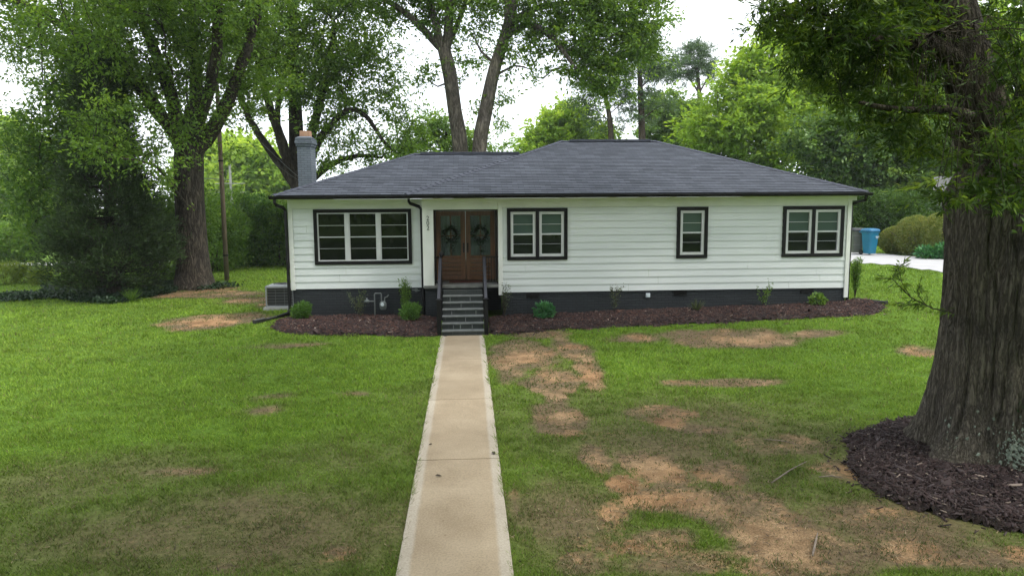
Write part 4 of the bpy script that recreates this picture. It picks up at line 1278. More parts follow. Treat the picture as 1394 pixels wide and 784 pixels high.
# cedar
Y = 27.8
def cedar():
    r = np.random.default_rng(55)
    b = foot(155, 400, Y, .26)
    root = empty('cedar_tree', b[:3], 'dense dark conical cedar left of the lawn oak', 'tree')
    H = 9.3
    mb = MB(); mb.tube([(b[0], b[1], b[2]), (b[0] + .1, b[1], b[2] + H * .5), (b[0], b[1], b[2] + H)], [.26, .15, .02], 10, cap=False)
    P, D, T = [], [], []
    for k in range(900):
        h = .5 + (H - .5) * r.random() ** 1.15
        t = h / H
        R0 = (2.75 * (1 - t) ** .75 + .15) * (.75 + .25 * min(1, h / 1.0)) * (.80 + .3 * fbm(h * .9, k * .0, 0, 2, 3) + .0)
        a = r.uniform(0, math.tau)
        R0 *= .82 + .36 * float(vnoise(math.cos(a) * 1.6 + 5, math.sin(a) * 1.6 + 5, h * .9, 4))
        up = r.uniform(.05, .40) + .25 * t
        L0 = R0 * r.uniform(.6, 1.0)
        e = np.array([b[0] + math.cos(a) * L0, b[1] + math.sin(a) * L0, b[2] + h + up * L0 * .5])
        s = np.array([b[0], b[1], b[2] + h])
        mb.tube([s, (s + e) / 2 + np.array([0, 0, -.05 * L0]), e], [.03, .018, .006], 3, cap=False)
        m = 90 if h > 1.2 else 50
        f = r.uniform(.35, 1.0, m) ** .6
        pts = s + (e - s) * f[:, None] + r.normal(0, .16, (m, 3)) * np.array([1, 1, .8])
        P.append(pts); D.append(np.tile((e - s) / (L0 + 1e-6) + np.array([0, 0, .3]), (m, 1)))
        T.append(np.clip(.25 + .3 * (f - .4) + r.normal(0, .12, m) + r.normal(0, .1), 0, 1))
    mb.build('trunk', M['bark_far'], root, smooth=True)
    V, F_ = leaves(np.vstack(P), np.vstack(D) * 1.3, .17, .045, r, -.05, .3)
    np_mesh('crown', V, F_, L['cedar'], root, face_attr={'tint': np.concatenate(T)})
cedar()

def pine(label, base, limbs, lobes, seed):
    return tree('pine_tree', label, 'tree', [[base] + limbs[0]] + limbs[1:], lobes, 12, 60, (.34, .040), L['pine'], M['bark_pine'], seed, spread=.42, flatc=.45, droop=-.2, step=.7)
Y = 56
pine('taller of two thin bare trunked pines seen above the roof ridge', foot(876, 330, Y, .34),
     [lb(Y, (874, 190, .27), (872, 130, .22), (869, 60, .10)), lb(Y, (873, 165, .06), (890, 150, .05), (905, 140, .03)), lb(Y, (872, 140, .06), (855, 125, .04)), lb(Y,(872,120,.07),(892,100,.05),(905,85,.03))],
     lo(Y, (862,92,1.4,0),(893,100,1.2,0),(884,135,.9,0),(852,125,1.0,0,.8),(870,55,1.6,0),(903,85,1.0,0),(905,140,.7,0,.8),(858,160,.7,0,.7),(886,165,.6,0,.6)), 201)
pine('shorter leaning pine just left of the tallest pine trunk', foot(836, 330, Y, .30),
     [lb(Y, (832, 190, .22), (828, 150, .18), (818, 105, .08)), lb(Y, (829, 165, .05), (812, 150, .03)), lb(Y, (830, 155, .05), (848, 140, .03))],
     lo(Y, (800,125,1.1,0,.9),(820,108,1.4,0),(848,140,.9,0,.8),(805,152,.8,0,.8),(785,140,.8,0,.7),(845,170,.6,0,.7),(812,172,.7,0,.6)), 202)
Y = 72
pine('hazy far pine with a rounded umbrella shaped crown', foot(957, 330, Y, .40),
     [lb(Y, (955, 190, .30), (953, 140, .25), (949, 95, .15)), lb(Y, (953, 130, .12), (935, 100, .08)), lb(Y, (953, 125, .1), (968, 100, .06))],
     lo(Y, (945,82,1.7,0),(926,94,1.3,0),(964,92,1.3,0),(936,110,.9,0,.8),(948,70,1.3,0),(972,108,.8,0,.8),(915,108,.8,0,.8)), 203)

# broadleaf trees in the distance; each stands on its own foot
def far_tree(label, Y, fx, lobes, lm, seed, per=9, lpc=60, leaf=(.28, .13), group=None, name='broadleaf_tree', bm='bark_far', r0=.3, tb=0.0, spread=.55):
    L0 = lo(Y, *lobes)
    cen = np.mean([l[0] for l in L0], 0)
    f = foot(fx, 380, Y, r0)
    top = max(l[0][2] for l in L0)
    limbs = [[f, (f[0] * .6 + cen[0] * .4, Y, f[2] + (cen[2] - f[2]) * .6, r0 * .75), (cen[0], Y, cen[2], r0 * .5), (cen[0], Y, top, r0 * .15)]]
    return tree(name, label, 'tree', limbs, L0, per, lpc, leaf, lm, M[bm], seed, spread=spread, group=group, tip=.014, step=.8, tint_base=tb, minr=.016, dens=1.35)
far_tree('light green rounded tree showing over the middle of the roof', 60, 765, [(765,180,2.3,0),(742,200,1.8,0),(800,190,2.0,0),(722,212,1.3,0),(775,155,1.2,0),(745,175,1.0,0),(825,205,1.6,0)], L['bright'], 301, per=11, lpc=80)
far_tree('bright yellow green tree rising right behind the house roof', 46, 1050, [(1040,100,2.0,0),(1000,145,1.9,0),(962,172,1.4,0),(1060,160,2.2,0),(1092,115,2.0,0),(1020,205,2.0,0),(985,200,1.5,0),(1080,68,1.5,0),(1052,52,.9,0),(1010,95,1.0,0),(950,200,1.0,0),(1010,170,1.6,-1.5),(1060,205,1.6,-1.5),(1040,140,1.5,-2)], L['bright'], 302, per=12, lpc=62, leaf=(.26, .11))
far_tree('hazy dark green tree between the pines and the bright green tree', 64, 915, [(905,150,2.0,0),(925,165,2.0,0),(890,180,1.6,0),(945,150,1.4,0),(930,190,2,0),(900,195,1.5,0)], L['oak'], 303, per=9, lpc=70, leaf=(.3, .12), tb=.1)
far_tree('bright leafy tree showing through the big oak\'s branches', 50, 1260, [(1200,80,2.6,0),(1250,130,2.6,0),(1180,40,2.4,0),(1300,70,3,0),(1330,160,2.6,0),(1240,20,3,0),(1150,120,2.2,0),(1390,120,3,0),(1280,180,2.2,0),(1140,70,2.0,0),(1390,20,3,0),(1200,160,2,0),(1110,195,2.2,0),(1160,205,2.2,0),(1225,230,2.4,0),(1300,230,2.4,0),(1120,150,2.2,0),(1080,160,1.8,2)], L['bright'], 304, per=8, lpc=70, leaf=(.30, .13))
far_tree('broad evergreen magnolia overhanging the trash carts', 40, 1190, [(1120,212,1.4,0),(1098,192,1.1,0),(1180,205,1.7,0),(1232,200,1.7,0),(1160,245,1.6,0),(1222,248,1.6,0),(1275,190,1.9,0),(1256,240,1.4,0),(1150,180,1.3,0),(1195,275,1.3,0),(1290,225,1.2,0),(1140,232,1.2,0),(1200,180,1.4,0)], L['dark'], 305, per=13, lpc=62, leaf=(.24, .10))
far_tree('mid green tree peeking between chimney oak and tall trunks', 50, 590, [(578,190,1.2,0),(560,205,1.0,0),(600,178,1.0,0),(640,190,1.1,0),(608,205,1.2,0),(655,205,1.0,0),(545,215,.8,0),(590,160,.6,0,.7),(690,205,.5,0,.6)], L['mid'], 306, per=12, lpc=70, leaf=(.22, .09), tb=.15)
for i, (Y, fx, lbs, lab) in enumerate([
        (88, 10, [(10,205,4.2,0),(-30,230,4.5,0),(40,225,3.2,0),(15,260,4,0),(-20,290,4,0),(45,280,3,0)], 'pale hazy tree at the far left edge beyond the wires'),
        (80, 350, [(345,215,2.6,0),(325,235,2.6,0),(360,240,2.6,0),(300,250,2.2,0),(340,265,3.2,0),(380,260,2.2,0)], 'pale hazy tree beyond the hedge, right of the bare pole'),
        (84, 292, [(292,215,2.8,0),(275,240,2.6,0),(305,228,2.2,0),(285,262,3,0),(312,205,1.6,0)], 'pale hazy tree seen between oak trunk and bare pole'),
        (95, 385, [(372,235,2.4,0),(388,252,2.8,0),(362,250,2.2,0),(400,265,2.8,0)], 'small bluish far tree beside the left eave')]):
    far_tree(lab, Y, fx, lbs, L['bright'] if i < 3 else L['mid'], 310 + i, per=5.5, lpc=75, leaf=(.5, .24), tb=.15, spread=.75)
far_tree('leafy green tree standing left behind the dark cedar', 30, 112, [(60,190,1.4,0),(45,235,1.3,0),(75,150,1.2,0),(62,280,1.4,0),(100,120,1.2,0),(30,200,.8,0),(130,90,1.4,.5),(48,310,1.0,0),(90,215,1.3,.5)], L['mid'], 320, per=16, lpc=70, leaf=(.15, .06), tb=-.05, r0=.12)

def bush(name, label, cat, base, lobes, n, leaf, lm, seed, group=None, stems=6, hollow=.55, droop=.1, tint=(.42, .18), fine=False, flat=.5, stem_r=.012, jag=.25):
    r = np.random.default_rng(seed)
    b = np.array(base[:3], float)
    root = empty(name, b, label, cat, group)
    vol = np.array([l[1] ** 2 * (l[2] if len(l) > 2 else 1) for l in lobes]); pr = vol / vol.sum()
    own = r.choice(len(lobes), n, p=pr)
    c = np.array([l[0] for l in lobes])[own]; rad = np.array([l[1] for l in lobes])[own]
    u = r.normal(0, 1, (n, 3)); u /= np.linalg.norm(u, axis=1)[:, None]
    lump = 1 + jag * (fbm(u[:, 0] * 2.5 + own * 3.1, u[:, 1] * 2.5, u[:, 2] * 2.5, 3, seed) - .5) * 2
    q = rad * (hollow + (1 - hollow) * r.random(n) ** .5) * lump
    z_s = np.array([l[3] if len(l) > 3 else 1.0 for l in lobes])[own]
    p = b + c + u * q[:, None] * np.c_[np.ones(n), np.ones(n), z_s]
    k = p[:, 2] > gz(p[:, 0], p[:, 1]) + .02
    p, u, own = p[k], u[k], own[k]
    V, F_ = leaves(p, u * .9 + np.array([0, 0, .35]), leaf[0], leaf[1], r, droop, flat)
    cv = fbm(p[:, 0] * 4 / max(rad.max(), .3), p[:, 1] * 4 / max(rad.max(), .3), p[:, 2] * 4 / max(rad.max(), .3), 3, seed + 1)
    t = np.clip(tint[0] + (cv - .5) * .7 + r.normal(0, tint[1], len(p)), 0, 1)
    np_mesh('foliage', V, F_, lm, root, face_attr={'tint': t})
    mb = MB()
    for i in range(stems):
        l = lobes[i % len(lobes)]
        e = b + np.array(l[0]) + r.normal(0, .45, 3) * l[1]
        e[2] = max(e[2], b[2] + .1)
        s = b + np.array([r.normal(0, .12 * l[1] + .01), r.normal(0, .12 * l[1] + .01), -.03])
        mb.tube([s, (s + e) / 2 + np.array([0, 0, .08 * l[1]]), e], [stem_r, stem_r * .8, stem_r * .35], 5, cap=False)
    if stems: mb.build('stem', M['twig'], root)
    return root

def at(px, Y, dz=.03):
    p = W(px, 420, Y)
    return (p[0], Y, float(gz(p[0], Y)) + dz)
# tall shrubs along the back of the left lawn
SH = [(292,372,38,1.5,'tall loose green shrub right behind the lawn oak'),(322,368,41,1.7,'green shrub behind the bare pole, middle of the back hedge'),
      (352,366,41,1.6,'dark rounded shrub right of the pole in the back hedge'),(382,366,41,1.5,'yellow topped shrub nearest the house corner in the back hedge'),
      (232,380,34,2.0,'leafy understory shrub between cedar and lawn oak'),(208,385,33,1.5,'low understory shrub close to the right of the cedar')]
for i, (px, py, Y, s, lab) in enumerate(SH):
    f = foot(px, 380, Y, 1)
    b = (f[0], f[1], f[2] + .05)
    bush('shrub', lab, 'shrub', b, [((0, 0, s * .9), s), ((s * .5, 0, s * 1.5), s * .75), ((-s * .5, .2, s * 1.3), s * .8), ((.1, -.3, s * 1.95), s * .55)], 11000, (.17, .075), L['mid'] if i != 2 else L['box'], 400 + i, stems=9, hollow=.6, group='shrubs along the back of the left lawn', tint=(.38, .16), stem_r=.03, jag=.4)
f = foot(388, 380, 42.5, 1)
bush('shrub', 'bright yellow green shrub top beside the left downspout', 'shrub', (f[0], f[1], f[2]), [((0, 0, 2.4), 1.1), ((.4, 0, 3.1), .7), ((0, 0, 1.2), 1.2)], 8000, (.16, .08), L['yellow'], 410, stems=6, hollow=.6, stem_r=.03, jag=.4)
for i, (px, Y, s, lm, lab) in enumerate([(5, 45, 1.25, 'mid', 'big green shrub at far left above the road strip'), (38, 46, 1.1, 'mid', 'green shrub next to the cedar\'s left side, beyond the road'), (-22, 46, 1.3, 'mid', 'green shrub cut by the left edge of the view'),
                                    (8, 33, .55, 'yellow', 'low yellow green plant at the far left before the road'), (35, 33.5, .5, 'yellow', 'low yellow green plant just left of the cedar\'s foot'), (55, 32.5, .38, 'yellow', 'smallest yellow green plant, touching the cedar\'s lowest branches')]):
    f = foot(px, 385, Y, 1)
    bush('shrub', lab, 'shrub', (f[0], f[1], f[2] + .05), [((0, 0, s * .8), s), ((s * .6, 0, s * 1.3), s * .7), ((-s * .6, 0, s * 1.2), s * .7)], 6500 if s > 1 else 2200, (.19, .09) if s > 1 else (.10, .04), L[lm], 420 + i, hollow=.6, stem_r=.025 if s > 1 else .01, tint=(.5, .16), jag=.4)
# clipped bushes behind the driveway
for i, (px, py, s, lab) in enumerate([(1281, 351, .95, 'largest clipped reddish bush, next to the big oak trunk'), (1246, 350, .88, 'middle clipped reddish bush of the three by the driveway'), (1217, 348, .62, 'smallest clipped bush, nearest the blue cart')]):
    f = W(px, 350, 29.0 + i * .9)
    b = (f[0], f[1], float(gz(f[0], f[1])))
    bush('clipped_bush', lab, 'bush', b, [((0, 0, s * .95), s, 1, .98)], 15000, (.065, .035), L['hedge'], 440 + i, group='clipped bushes by the driveway', stems=8, hollow=.8, jag=.10, tint=(.45, .17), stem_r=.03)
f = W(1283, 355, 27.8)
bush('leafy_plant', 'low broad leaved plant before the largest clipped bush', 'plant', (f[0], f[1], float(gz(f[0], f[1]))), [((0, 0, .22), .35), ((-.6, .2, .15), .3)], 900, (.20, .09), L['hosta'], 450, stems=4, tint=(.5, .2))
for i, (px, Y, s, lab) in enumerate([(1192, 37, 1.15, 'dark evergreen shrub behind the blue cart'), (1222, 36, 1.1, 'dark evergreen shrub behind the smallest clipped bush'), (1165, 37, 1.1, 'dark evergreen shrub half hidden by the house corner'), (1262, 36.5, 1.1, 'dark evergreen shrub above the middle clipped bush')]):
    f = W(px, 350, Y); g = float(gz(f[0], f[1]))
    bush('shrub', lab, 'shrub', (f[0], f[1], g), [((0, 0, s * .8), s), ((.5, 0, s * 1.6), s * .9), ((-.5, .2, s * 1.7), s * .8)], 8000, (.16, .06), L['dark'], 455 + i, hollow=.5, stem_r=.03, tint=(.3, .15), jag=.4)

# planting in the mulch beds
bush('boxwood', 'round bright boxwood at the left corner of the house', 'shrub', at(411, 20.45), [((0, 0, .25), .25, 1, .9), ((.06, -.03, .33), .2), ((-.08, 0, .22), .22)], 2600, (.06, .024), L['box'], 470, hollow=.4, jag=.5, tint=(.55, .18))
bush('boxwood', 'round bright boxwood in front of the narrow upright shrub', 'shrub', at(560, 19.95), [((0, 0, .25), .25, 1, .9), ((.08, -.03, .34), .2), ((-.08, 0, .24), .24)], 2600, (.06, .024), L['box'], 471, hollow=.4, jag=.5, tint=(.55, .18))
def twiggy(label, px, py, h, w, n, seed, leaf=(.055, .024), lm='sparse', name='young_shrub', lean=0.0, stems=7):
    r = np.random.default_rng(seed)
    b = np.array(at(px, py), float)
    root = empty(name, b, label, 'shrub')
    mb = MB(); P, D = [], []
    for i in range(stems):
        e = b + np.array([r.normal(lean, w * .5), r.normal(0, w * .4), h * r.uniform(.55, 1.0)])
        m = (b + e) / 2 + np.array([0, 0, h * .1])
        mb.tube([b, m, e], [.008, .006, .002], 4, cap=False)
        k = n // stems
        f = r.uniform(.25, 1.0, k)[:, None]
        P.append((1 - f) ** 2 * b + 2 * f * (1 - f) * m + f * f * e + r.normal(0, .035 + .02 * w, (k, 3)))
        D.append(np.tile((e - b) / h, (k, 1)))
    mb.build('stem', M['twig'], root)
    V, F_ = leaves(np.vstack(P), np.vstack(D), leaf[0], leaf[1], r, 0.0, .4)
    np_mesh('foliage', V, F_, L[lm], root, face_attr={'tint': np.clip(r.normal(.45, .22, len(F_)), 0, 1)})
    return root
twiggy('narrow upright shrub by the middle downspout', 552, 20.55, 1.15, .13, 2000, 472, (.05, .022), 'mid', 'upright_shrub', stems=26)
twiggy('narrow upright shrub at the right corner of the house', 1163, 20.75, 1.32, .18, 2600, 473, (.055, .025), 'mid', 'upright_shrub', stems=26)
twiggy('thin greyish leaved shrub left of the gas meter', 490, 20.55, .85, .36, 420, 480)
twiggy('thin bare stemmed shrub right of the front steps', 686, 20.05, 1.05, .16, 260, 481, stems=12)
twiggy('thin open shrub below the first right hand double window', 836, 20.05, .85, .36, 240, 482)
twiggy('thin open shrub below the far right double window', 1037, 20.05, .75, .26, 240, 483, lm='mid')
bush('leafy_plant', 'broad leaved bright green plant right of the steps', 'plant', at(741, 19.8), [((0, 0, .20), .26, 1, .85)], 300, (.13, .085), L['hosta'], 484, hollow=.55, stems=5, jag=.2, tint=(.5, .22))
bush('leafy_plant', 'small dusty green plant under the far right double window', 'plant', at(1112, 19.95), [((0, 0, .17), .22, 1, .85)], 420, (.085, .05), L['mid'], 485, hollow=.5, stems=5, tint=(.5, .22))
def tuft(name, label, px, py, h, n, seed, lm='sparse'):
    r = np.random.default_rng(seed); b = np.array(at(px, py), float)
    a = r.uniform(0, math.tau, n); l = r.uniform(.3, .9, n)
    d = np.c_[np.cos(a) * l, np.sin(a) * l, np.ones(n)]; d /= np.linalg.norm(d, axis=1)[:, None]
    V, F_ = leaves(np.tile(b, (n, 1)) + r.normal(0, .02, (n, 3)) * [1, 1, 0], d * 4, h, .014, r, 0, .5)
    o = np_mesh(name, V, F_, L[lm], face_attr={'tint': r.random(n)})
    return tag(o, label, 'plant')
tuft('grassy_plant', 'spiky little grassy plant under the single window', 948, 19.85, .34, 90, 486)
tuft('grassy_plant', 'small light weed at the edge of the ivy under the cedar', 180, 26.2, .5, 120, 487, 'mid')
# ivy under the cedar and round the oak's foot
def ivy():
    r = np.random.default_rng(77)
    poly = pxpoly([(52,404),(95,411),(150,415),(175,412),(205,405),(240,398),(250,388),(150,384),(60,392)])
    lo_, hi_ = poly.min(0), poly.max(0)
    p = r.uniform(lo_, hi_, (30000, 2)); p = p[inside(poly, p[:, 0], p[:, 1])]
    p2 = np.c_[r.normal(G(285, 391)[0], .5, 1500), r.normal(30.2, .35, 1500)]
    p3 = pxpoly([(5, 409), (45, 405)]); t = r.random((3000, 1)); p3 = p3[0] + (p3[1] - p3[0]) * t + r.normal(0, .35, (3000, 2)) * [1.5, 1]
    p = np.vstack([p, p2, p3])
    h = .05 + .16 * r.random(len(p)) * (.4 + fbm(p[:, 0] * 1.5, p[:, 1] * 1.5, 0, 3, 8))
    P = np.c_[p, gz(p[:, 0], p[:, 1]) + h]
    V, F_ = leaves(P, r.normal(0, .5, P.shape), .10, .08, r, .2, .7)
    tag(np_mesh('ivy', V, F_, L['ivy'], face_attr={'tint': np.clip(r.normal(.4, .2, len(P)), 0, 1)}), 'dark ivy carpet under the cedar and lawn oak', 'ivy', kind='stuff')
ivy()

# ------------------------------------------------------------------ the big oak at the right
def big_oak():
    cx, cy_ = TREE_C
    g0 = float(gz(cx, cy_))
    root = empty('oak_tree', (cx, cy_, g0), 'huge furrowed oak trunk with overhanging branches in the right foreground', 'tree')
    nth, dz = 220, .03
    zz = np.arange(g0 - .15, 4.35, dz)
    th = np.linspace(0, math.tau, nth, endpoint=False)
    T, Z = np.meshgrid(th, zz)
    h = Z - g0
    r0 = .665 + .0 * h - .03 * sstep(0, 2.5, h) + .06 * sstep(2.5, 3.6, h) - .30 * sstep(3.55, 4.3, h)
    but = .5 + .5 * np.cos(T * 5 + .9 + .4 * np.sin(T * 2)) 
    r0 = r0 + (.14 + .28 * but) * np.exp(-np.maximum(h, 0) / .42) + (.05 + .12 * but) * np.exp(-np.maximum(h, 0) / 1.5)
    r0 += .05 * (fbm(np.cos(T) * 1.2 + 3, np.sin(T) * 1.2 + 3, Z * .5, 3, 21) - .5) * 2
    # furrowed bark: vertical plates
    wob = (fbm(np.cos(T) * 2.2 + 9, np.sin(T) * 2.2, Z * .9, 3, 5) - .5) * 1.1
    u = (T + wob * .22) * 13
    f1 = np.abs(vnoise(np.cos(T + wob*.2) * 8.5, np.sin(T + wob*.2) * 8.5, Z * .95, 9) - .5) * 2
    f2 = np.abs(vnoise(np.cos(T + wob*.2) * 17, np.sin(T + wob*.2) * 17, Z * 2.6, 12) - .5) * 2
    furrow = np.clip(1 - f1 * 2.6, 0, 1) * .050 + np.clip(1 - f2 * 2.4, 0, 1) * .022
    r1 = r0 - furrow + .012 * (fbm(np.cos(T) * 20, np.sin(T) * 20, Z * 9, 2, 14) - .5)
    lean = -.02 * h
    X = cx + lean + r1 * np.cos(T); Y_ = cy_ + r1 * np.sin(T)
    V = np.c_[X.ravel(), Y_.ravel(), Z.ravel()]
    i = (np.arange(len(zz) - 1)[:, None] * nth + np.arange(nth)[None, :]); j = (np.arange(len(zz) - 1)[:, None] * nth + (np.arange(nth)[None, :] + 1) % nth)
    F_ = np.c_[i.ravel(), j.ravel(), j.ravel() + nth, i.ravel() + nth]
    np_mesh('trunk', V, F_, M['bark_near'], root, smooth=True)
    limbs = [[(cx - .1, cy_, 3.4, .42), (*W(1338, 170, 9.2), .36), (*W(1318, 90, 9.3), .30), (*W(1300, 20, 9.4), .27), (*W(1270, -120, 9.8), .2), (*W(1230, -330, 10), .12)],
             [(cx + .15, cy_, 3.3, .42), (*W(1410, 160, 9.1), .34), (*W(1450, 60, 9), .3), (*W(1500, -100, 8.8), .22), (*W(1500, -400, 8.5), .12)],
             [(*W(1318, 90, 9.3), .16), (*W(1270, 65, 9.1), .10), (*W(1200, 55, 8.9), .06), (*W(1120, 50, 8.8), .03)],
             [(*W(1335, 165, 9.2), .10), (*W(1290, 150, 8.8), .06), (*W(1230, 150, 8.5), .04), (*W(1170, 140, 8.4), .02)],
             [(*W(1310, 40, 9.4), .2), (*W(1200, -60, 10.5), .14), (3.5, 12, 8.2, .08)],
             [(*W(1290, -60, 9.6), .2), (4.2, 6.5, 8.6, .14), (1.0, 4.5, 9.6, .08), (-2.5, 3.5, 10.2, .05)],
             [(*W(1440, 80, 9), .2), (8.5, 5.5, 7.5, .14), (8.5, 2, 9, .07)],
             [(cx - .05, cy_ - .3, 3.75, .08), (*W(1350, 215, 7.9), .05), (*W(1330, 245, 7.5), .03)]]
    seen = lo(9.0, (1052,12,.38,.2),(1085,62,.36,.2),(1098,20,.4,-.3),(1130,110,.36,.2),(1205,165,.38,.1),(1290,205,.36,-.4),(1075,25,.45,.2),(1110,45,.45,.2),(1150,35,.5,-.2),(1120,85,.4,0),(1160,90,.5,.3),(1200,60,.6,0),(1240,95,.6,.2),(1180,135,.4,-.3),(1225,150,.45,-.3),(1265,165,.4,-.3),
              (1275,120,.5,.4),(1250,30,.6,.3),(1300,40,.5,1.2),(1345,15,.4,.9),(1385,50,.6,-1),(1382,110,.42,-1),(1390,170,.6,-1.2),(1352,212,.32,-1.5,.7),(1318,248,.26,-1.6,.8),(1385,240,.5,-1.5),
              (1300,190,.3,-.5),(1240,190,.35,-.4,.9),(1160,5,.6,0),(1205,5,.7,.3),(1265,-10,.6,.5),(1100,0,.5,.2),(1345,100,.3,.9,.6),(1300,255,.22,-1.4,1.2),(1360,275,.2,-1.6))
    r = np.random.default_rng(900)
    cl1, _ = lobe_points(seen, 54, r, hollow=.1)
    q = cl1 - np.array([0, 0, CAM_H]); wz = q @ FW
    ppx, ppy = 697 + F_PX * (q @ RT) / wz, 392 - F_PX * (q @ UP) / wz
    cl1 = cl1[~((ppx > 1278) & (ppx < 1358) & (ppy < 205) & (cl1[:, 1] < 9.55))]
    over = []
    for _ in range(60):
        a = r.uniform(0, math.tau); q = 9.5 * math.sqrt(r.random())
        p = np.array([cx + math.cos(a) * q, cy_ + math.sin(a) * q, 8.2 + 4.5 * r.random() - .02 * q * q + .6])
        if p[2] - .28 * max(p[1], 0) < CAM_H + 2.2 + .12 * abs(p[0]) * 0: p[2] = CAM_H + .28 * max(p[1], 0) + 2.3 + r.random()
        over.append((p, r.uniform(1.2, 2.0), 1))
    cl2, _ = lobe_points(over, 7, r, hollow=.2)
    cl = np.vstack([cl1, cl2])
    P, par, R_ = skeleton(limbs, cl, tip=.004, seed=9, step=.35, wob=.18)
    # roots of the two main stems start inside the trunk
    mb = MB(); limb_mesh(P, par, R_, mb, sides=(28, 12, 6, 3))
    mb.build('branch', M['bark'], root, smooth=True)
    n1 = r.poisson(88, len(cl1)); n2 = r.poisson(60, len(cl2))
    i1 = np.repeat(np.arange(len(cl1)), n1); i2 = np.repeat(np.arange(len(cl2)), n2)
    def shoots(c, idx, sp_, ns):
        sh = r.normal(0, 1, (len(c), ns, 3)) * sp_ * np.array([1, 1, .6]) + np.array([0, 0, -.25 * sp_])
        pk = r.integers(0, ns, len(idx)); f = r.random(len(idx))[:, None]
        return c[idx] + sh[idx, pk] * f * 1.3 + r.normal(0, .012, (len(idx), 3)), sh[idx, pk] / sp_
    p1, d1 = shoots(cl1, i1, .17, 6)
    p2, d2 = shoots(cl2, i2, .5, 8)
    V1, F1 = leaves(p1, d1 * .7, .108, .025, r, .2, .5)
    V2, F2 = leaves(p2, d2 * .7, .20, .055, r, .3, .5)
    ct = r.normal(0, .15, len(cl1))
    t1 = np.clip(.38 + ct[i1] + r.normal(0, .14, len(i1)), 0, 1)
    fresh = np.isin(i1, r.choice(len(cl1), len(cl1) // 16)); t1[fresh] = np.clip(t1[fresh] + .35, 0, 1)
    np_mesh('crown', np.vstack([V1, V2]), np.vstack([F1, F2 + len(V1)]), L['nearoak'], root, face_attr={'tint': np.r_[t1, np.clip(r.normal(.4, .15, len(F2)), 0, 1)]})
    # sucker branch low on the left of the trunk
    A = W(1296, 425, 9.0)
    mb = MB(); P_, D_ = [], []
    for path in ([(1296,425),(1270,420),(1240,405),(1215,380),(1196,378)], [(1240,405),(1228,385),(1222,362)], [(1215,380),(1222,366),(1232,357)], [(1262,417),(1250,402),(1252,388)], [(1255,415),(1236,415),(1222,412)]):
        pts = [W(px, py, 9.0 - .25 * k / 4) for k, (px, py) in enumerate(path)]
        mb.tube(pts, np.linspace(.011 if len(path) > 3 else .006, .003, len(pts)), 5, cap=False)
        for a_, b_ in zip(pts[:-1], pts[1:]):
            k = 26
            f = r.random((k, 1)); P_.append(a_ + (b_ - a_) * f + r.normal(0, .02, (k, 3))); D_.append(np.tile((b_ - a_) / np.linalg.norm(b_ - a_), (k, 1)))
    sb = mb.build('sucker_branch', M['twig'], root)
    V, F_ = leaves(np.vstack(P_), np.vstack(D_), .10, .018, r, .5, .4)
    np_mesh('foliage', V, F_, L['nearoak'], sb, face_attr={'tint': np.clip(r.normal(.55, .15, len(F_)), 0, 1)})
    # lichen crusts on the bark and a small sprig
    ph = lambda px, py: None
    fl = MB()
    def surf(a, z, lift=.004):
        k = int(np.clip((z - zz[0]) / dz, 0, len(zz) - 1)); q = int((a % math.tau) / math.tau * nth) % nth
        rr = max(r1[k, q], r1[k, (q+1) % nth], r1[k, (q-1) % nth]) + lift
        return np.array([cx + lean[k, q] + rr * math.cos(a), cy_ + rr * math.sin(a), z])
    for _ in range(190):
        if r.random() < .75:
            a0 = math.radians(252) + r.normal(0, .10); z0 = g0 + .30 + r.normal(0, .10) + (.35 * r.random() if r.random() < .2 else 0)
        else:
            a0 = math.radians(r.uniform(185, 275)); z0 = g0 + r.uniform(.15, .8)
        R0 = r.uniform(.006, .016) if r.random() < .6 else r.uniform(.014, .032)
        k = 9; pts = []
        for q in range(k):
            aa = math.tau * q / k; rr = R0 * r.uniform(.6, 1.2)
            pts.append(surf(a0 + rr * math.cos(aa) / .9, z0 + rr * math.sin(aa), .003))
        c = surf(a0, z0, .010)
        for q in range(k): fl.poly([c, pts[q], pts[(q + 1) % k]])
    fl.build('lichen', M['lichen'], root)
    s0 = surf(math.radians(262), g0 + .92, .0)
    n = 60
    V, F_ = leaves(np.tile(s0, (n, 1)) + r.normal(0, .04, (n, 3)), np.tile([-.2, -.8, .6], (n, 1)), .06, .04, r, 0, .4)
    np_mesh('sprig', V, F_, L['hosta'], root, face_attr={'tint': r.random(n)})
M['bark_near'] = bark_mat('furrowed_oak_bark', (.060, .052, .045), (.225, .198, .172), vs=(22, 22, 3.2), strength=1.0, dist=.035)
big_oak()

# ------------------------------------------------------------------ objects round the house
# condenser
ac = empty('condenser_unit', (-5.93, 23.4, .22), 'grey square air conditioner condenser on a pad by the left wall', 'air conditioner')
gA = float(gz(-5.93, 23.4))
AX0, AX1, AY0, AY1, AZ = -6.34, -5.50, 23.0, 23.84, gA + .09
MB().box(AX0 - .09, AX1 + .09, AY0 - .09, AY1 + .09, gA - .06, AZ).build('pad', M['pad'], ac, bevel=.012)
MB().box(AX0 + .03, AX1 - .03, AY0 + .03, AY1 - .03, AZ + .02, AZ + .60).build('coil', M['acdark'], ac)
mb = MB()
for z in np.linspace(AZ + .08, AZ + .54, 6):
    for (x0, x1, y0, y1) in ((AX0, AX1, AY0, AY0 + .02), (AX0, AX0 + .02, AY0 + .02, AY1), (AX1 - .02, AX1, AY0 + .02, AY1)):
        mb.box(x0, x1, y0, y1, z - .005, z + .005)
for x in np.linspace(AX0 + .005, AX1 - .005, 4): mb.box(x - .004, x + .004, AY0 - .004, AY0 + .002, AZ + .02, AZ + .6)
mb.build('guard', M['metal'], ac)
mb = MB()
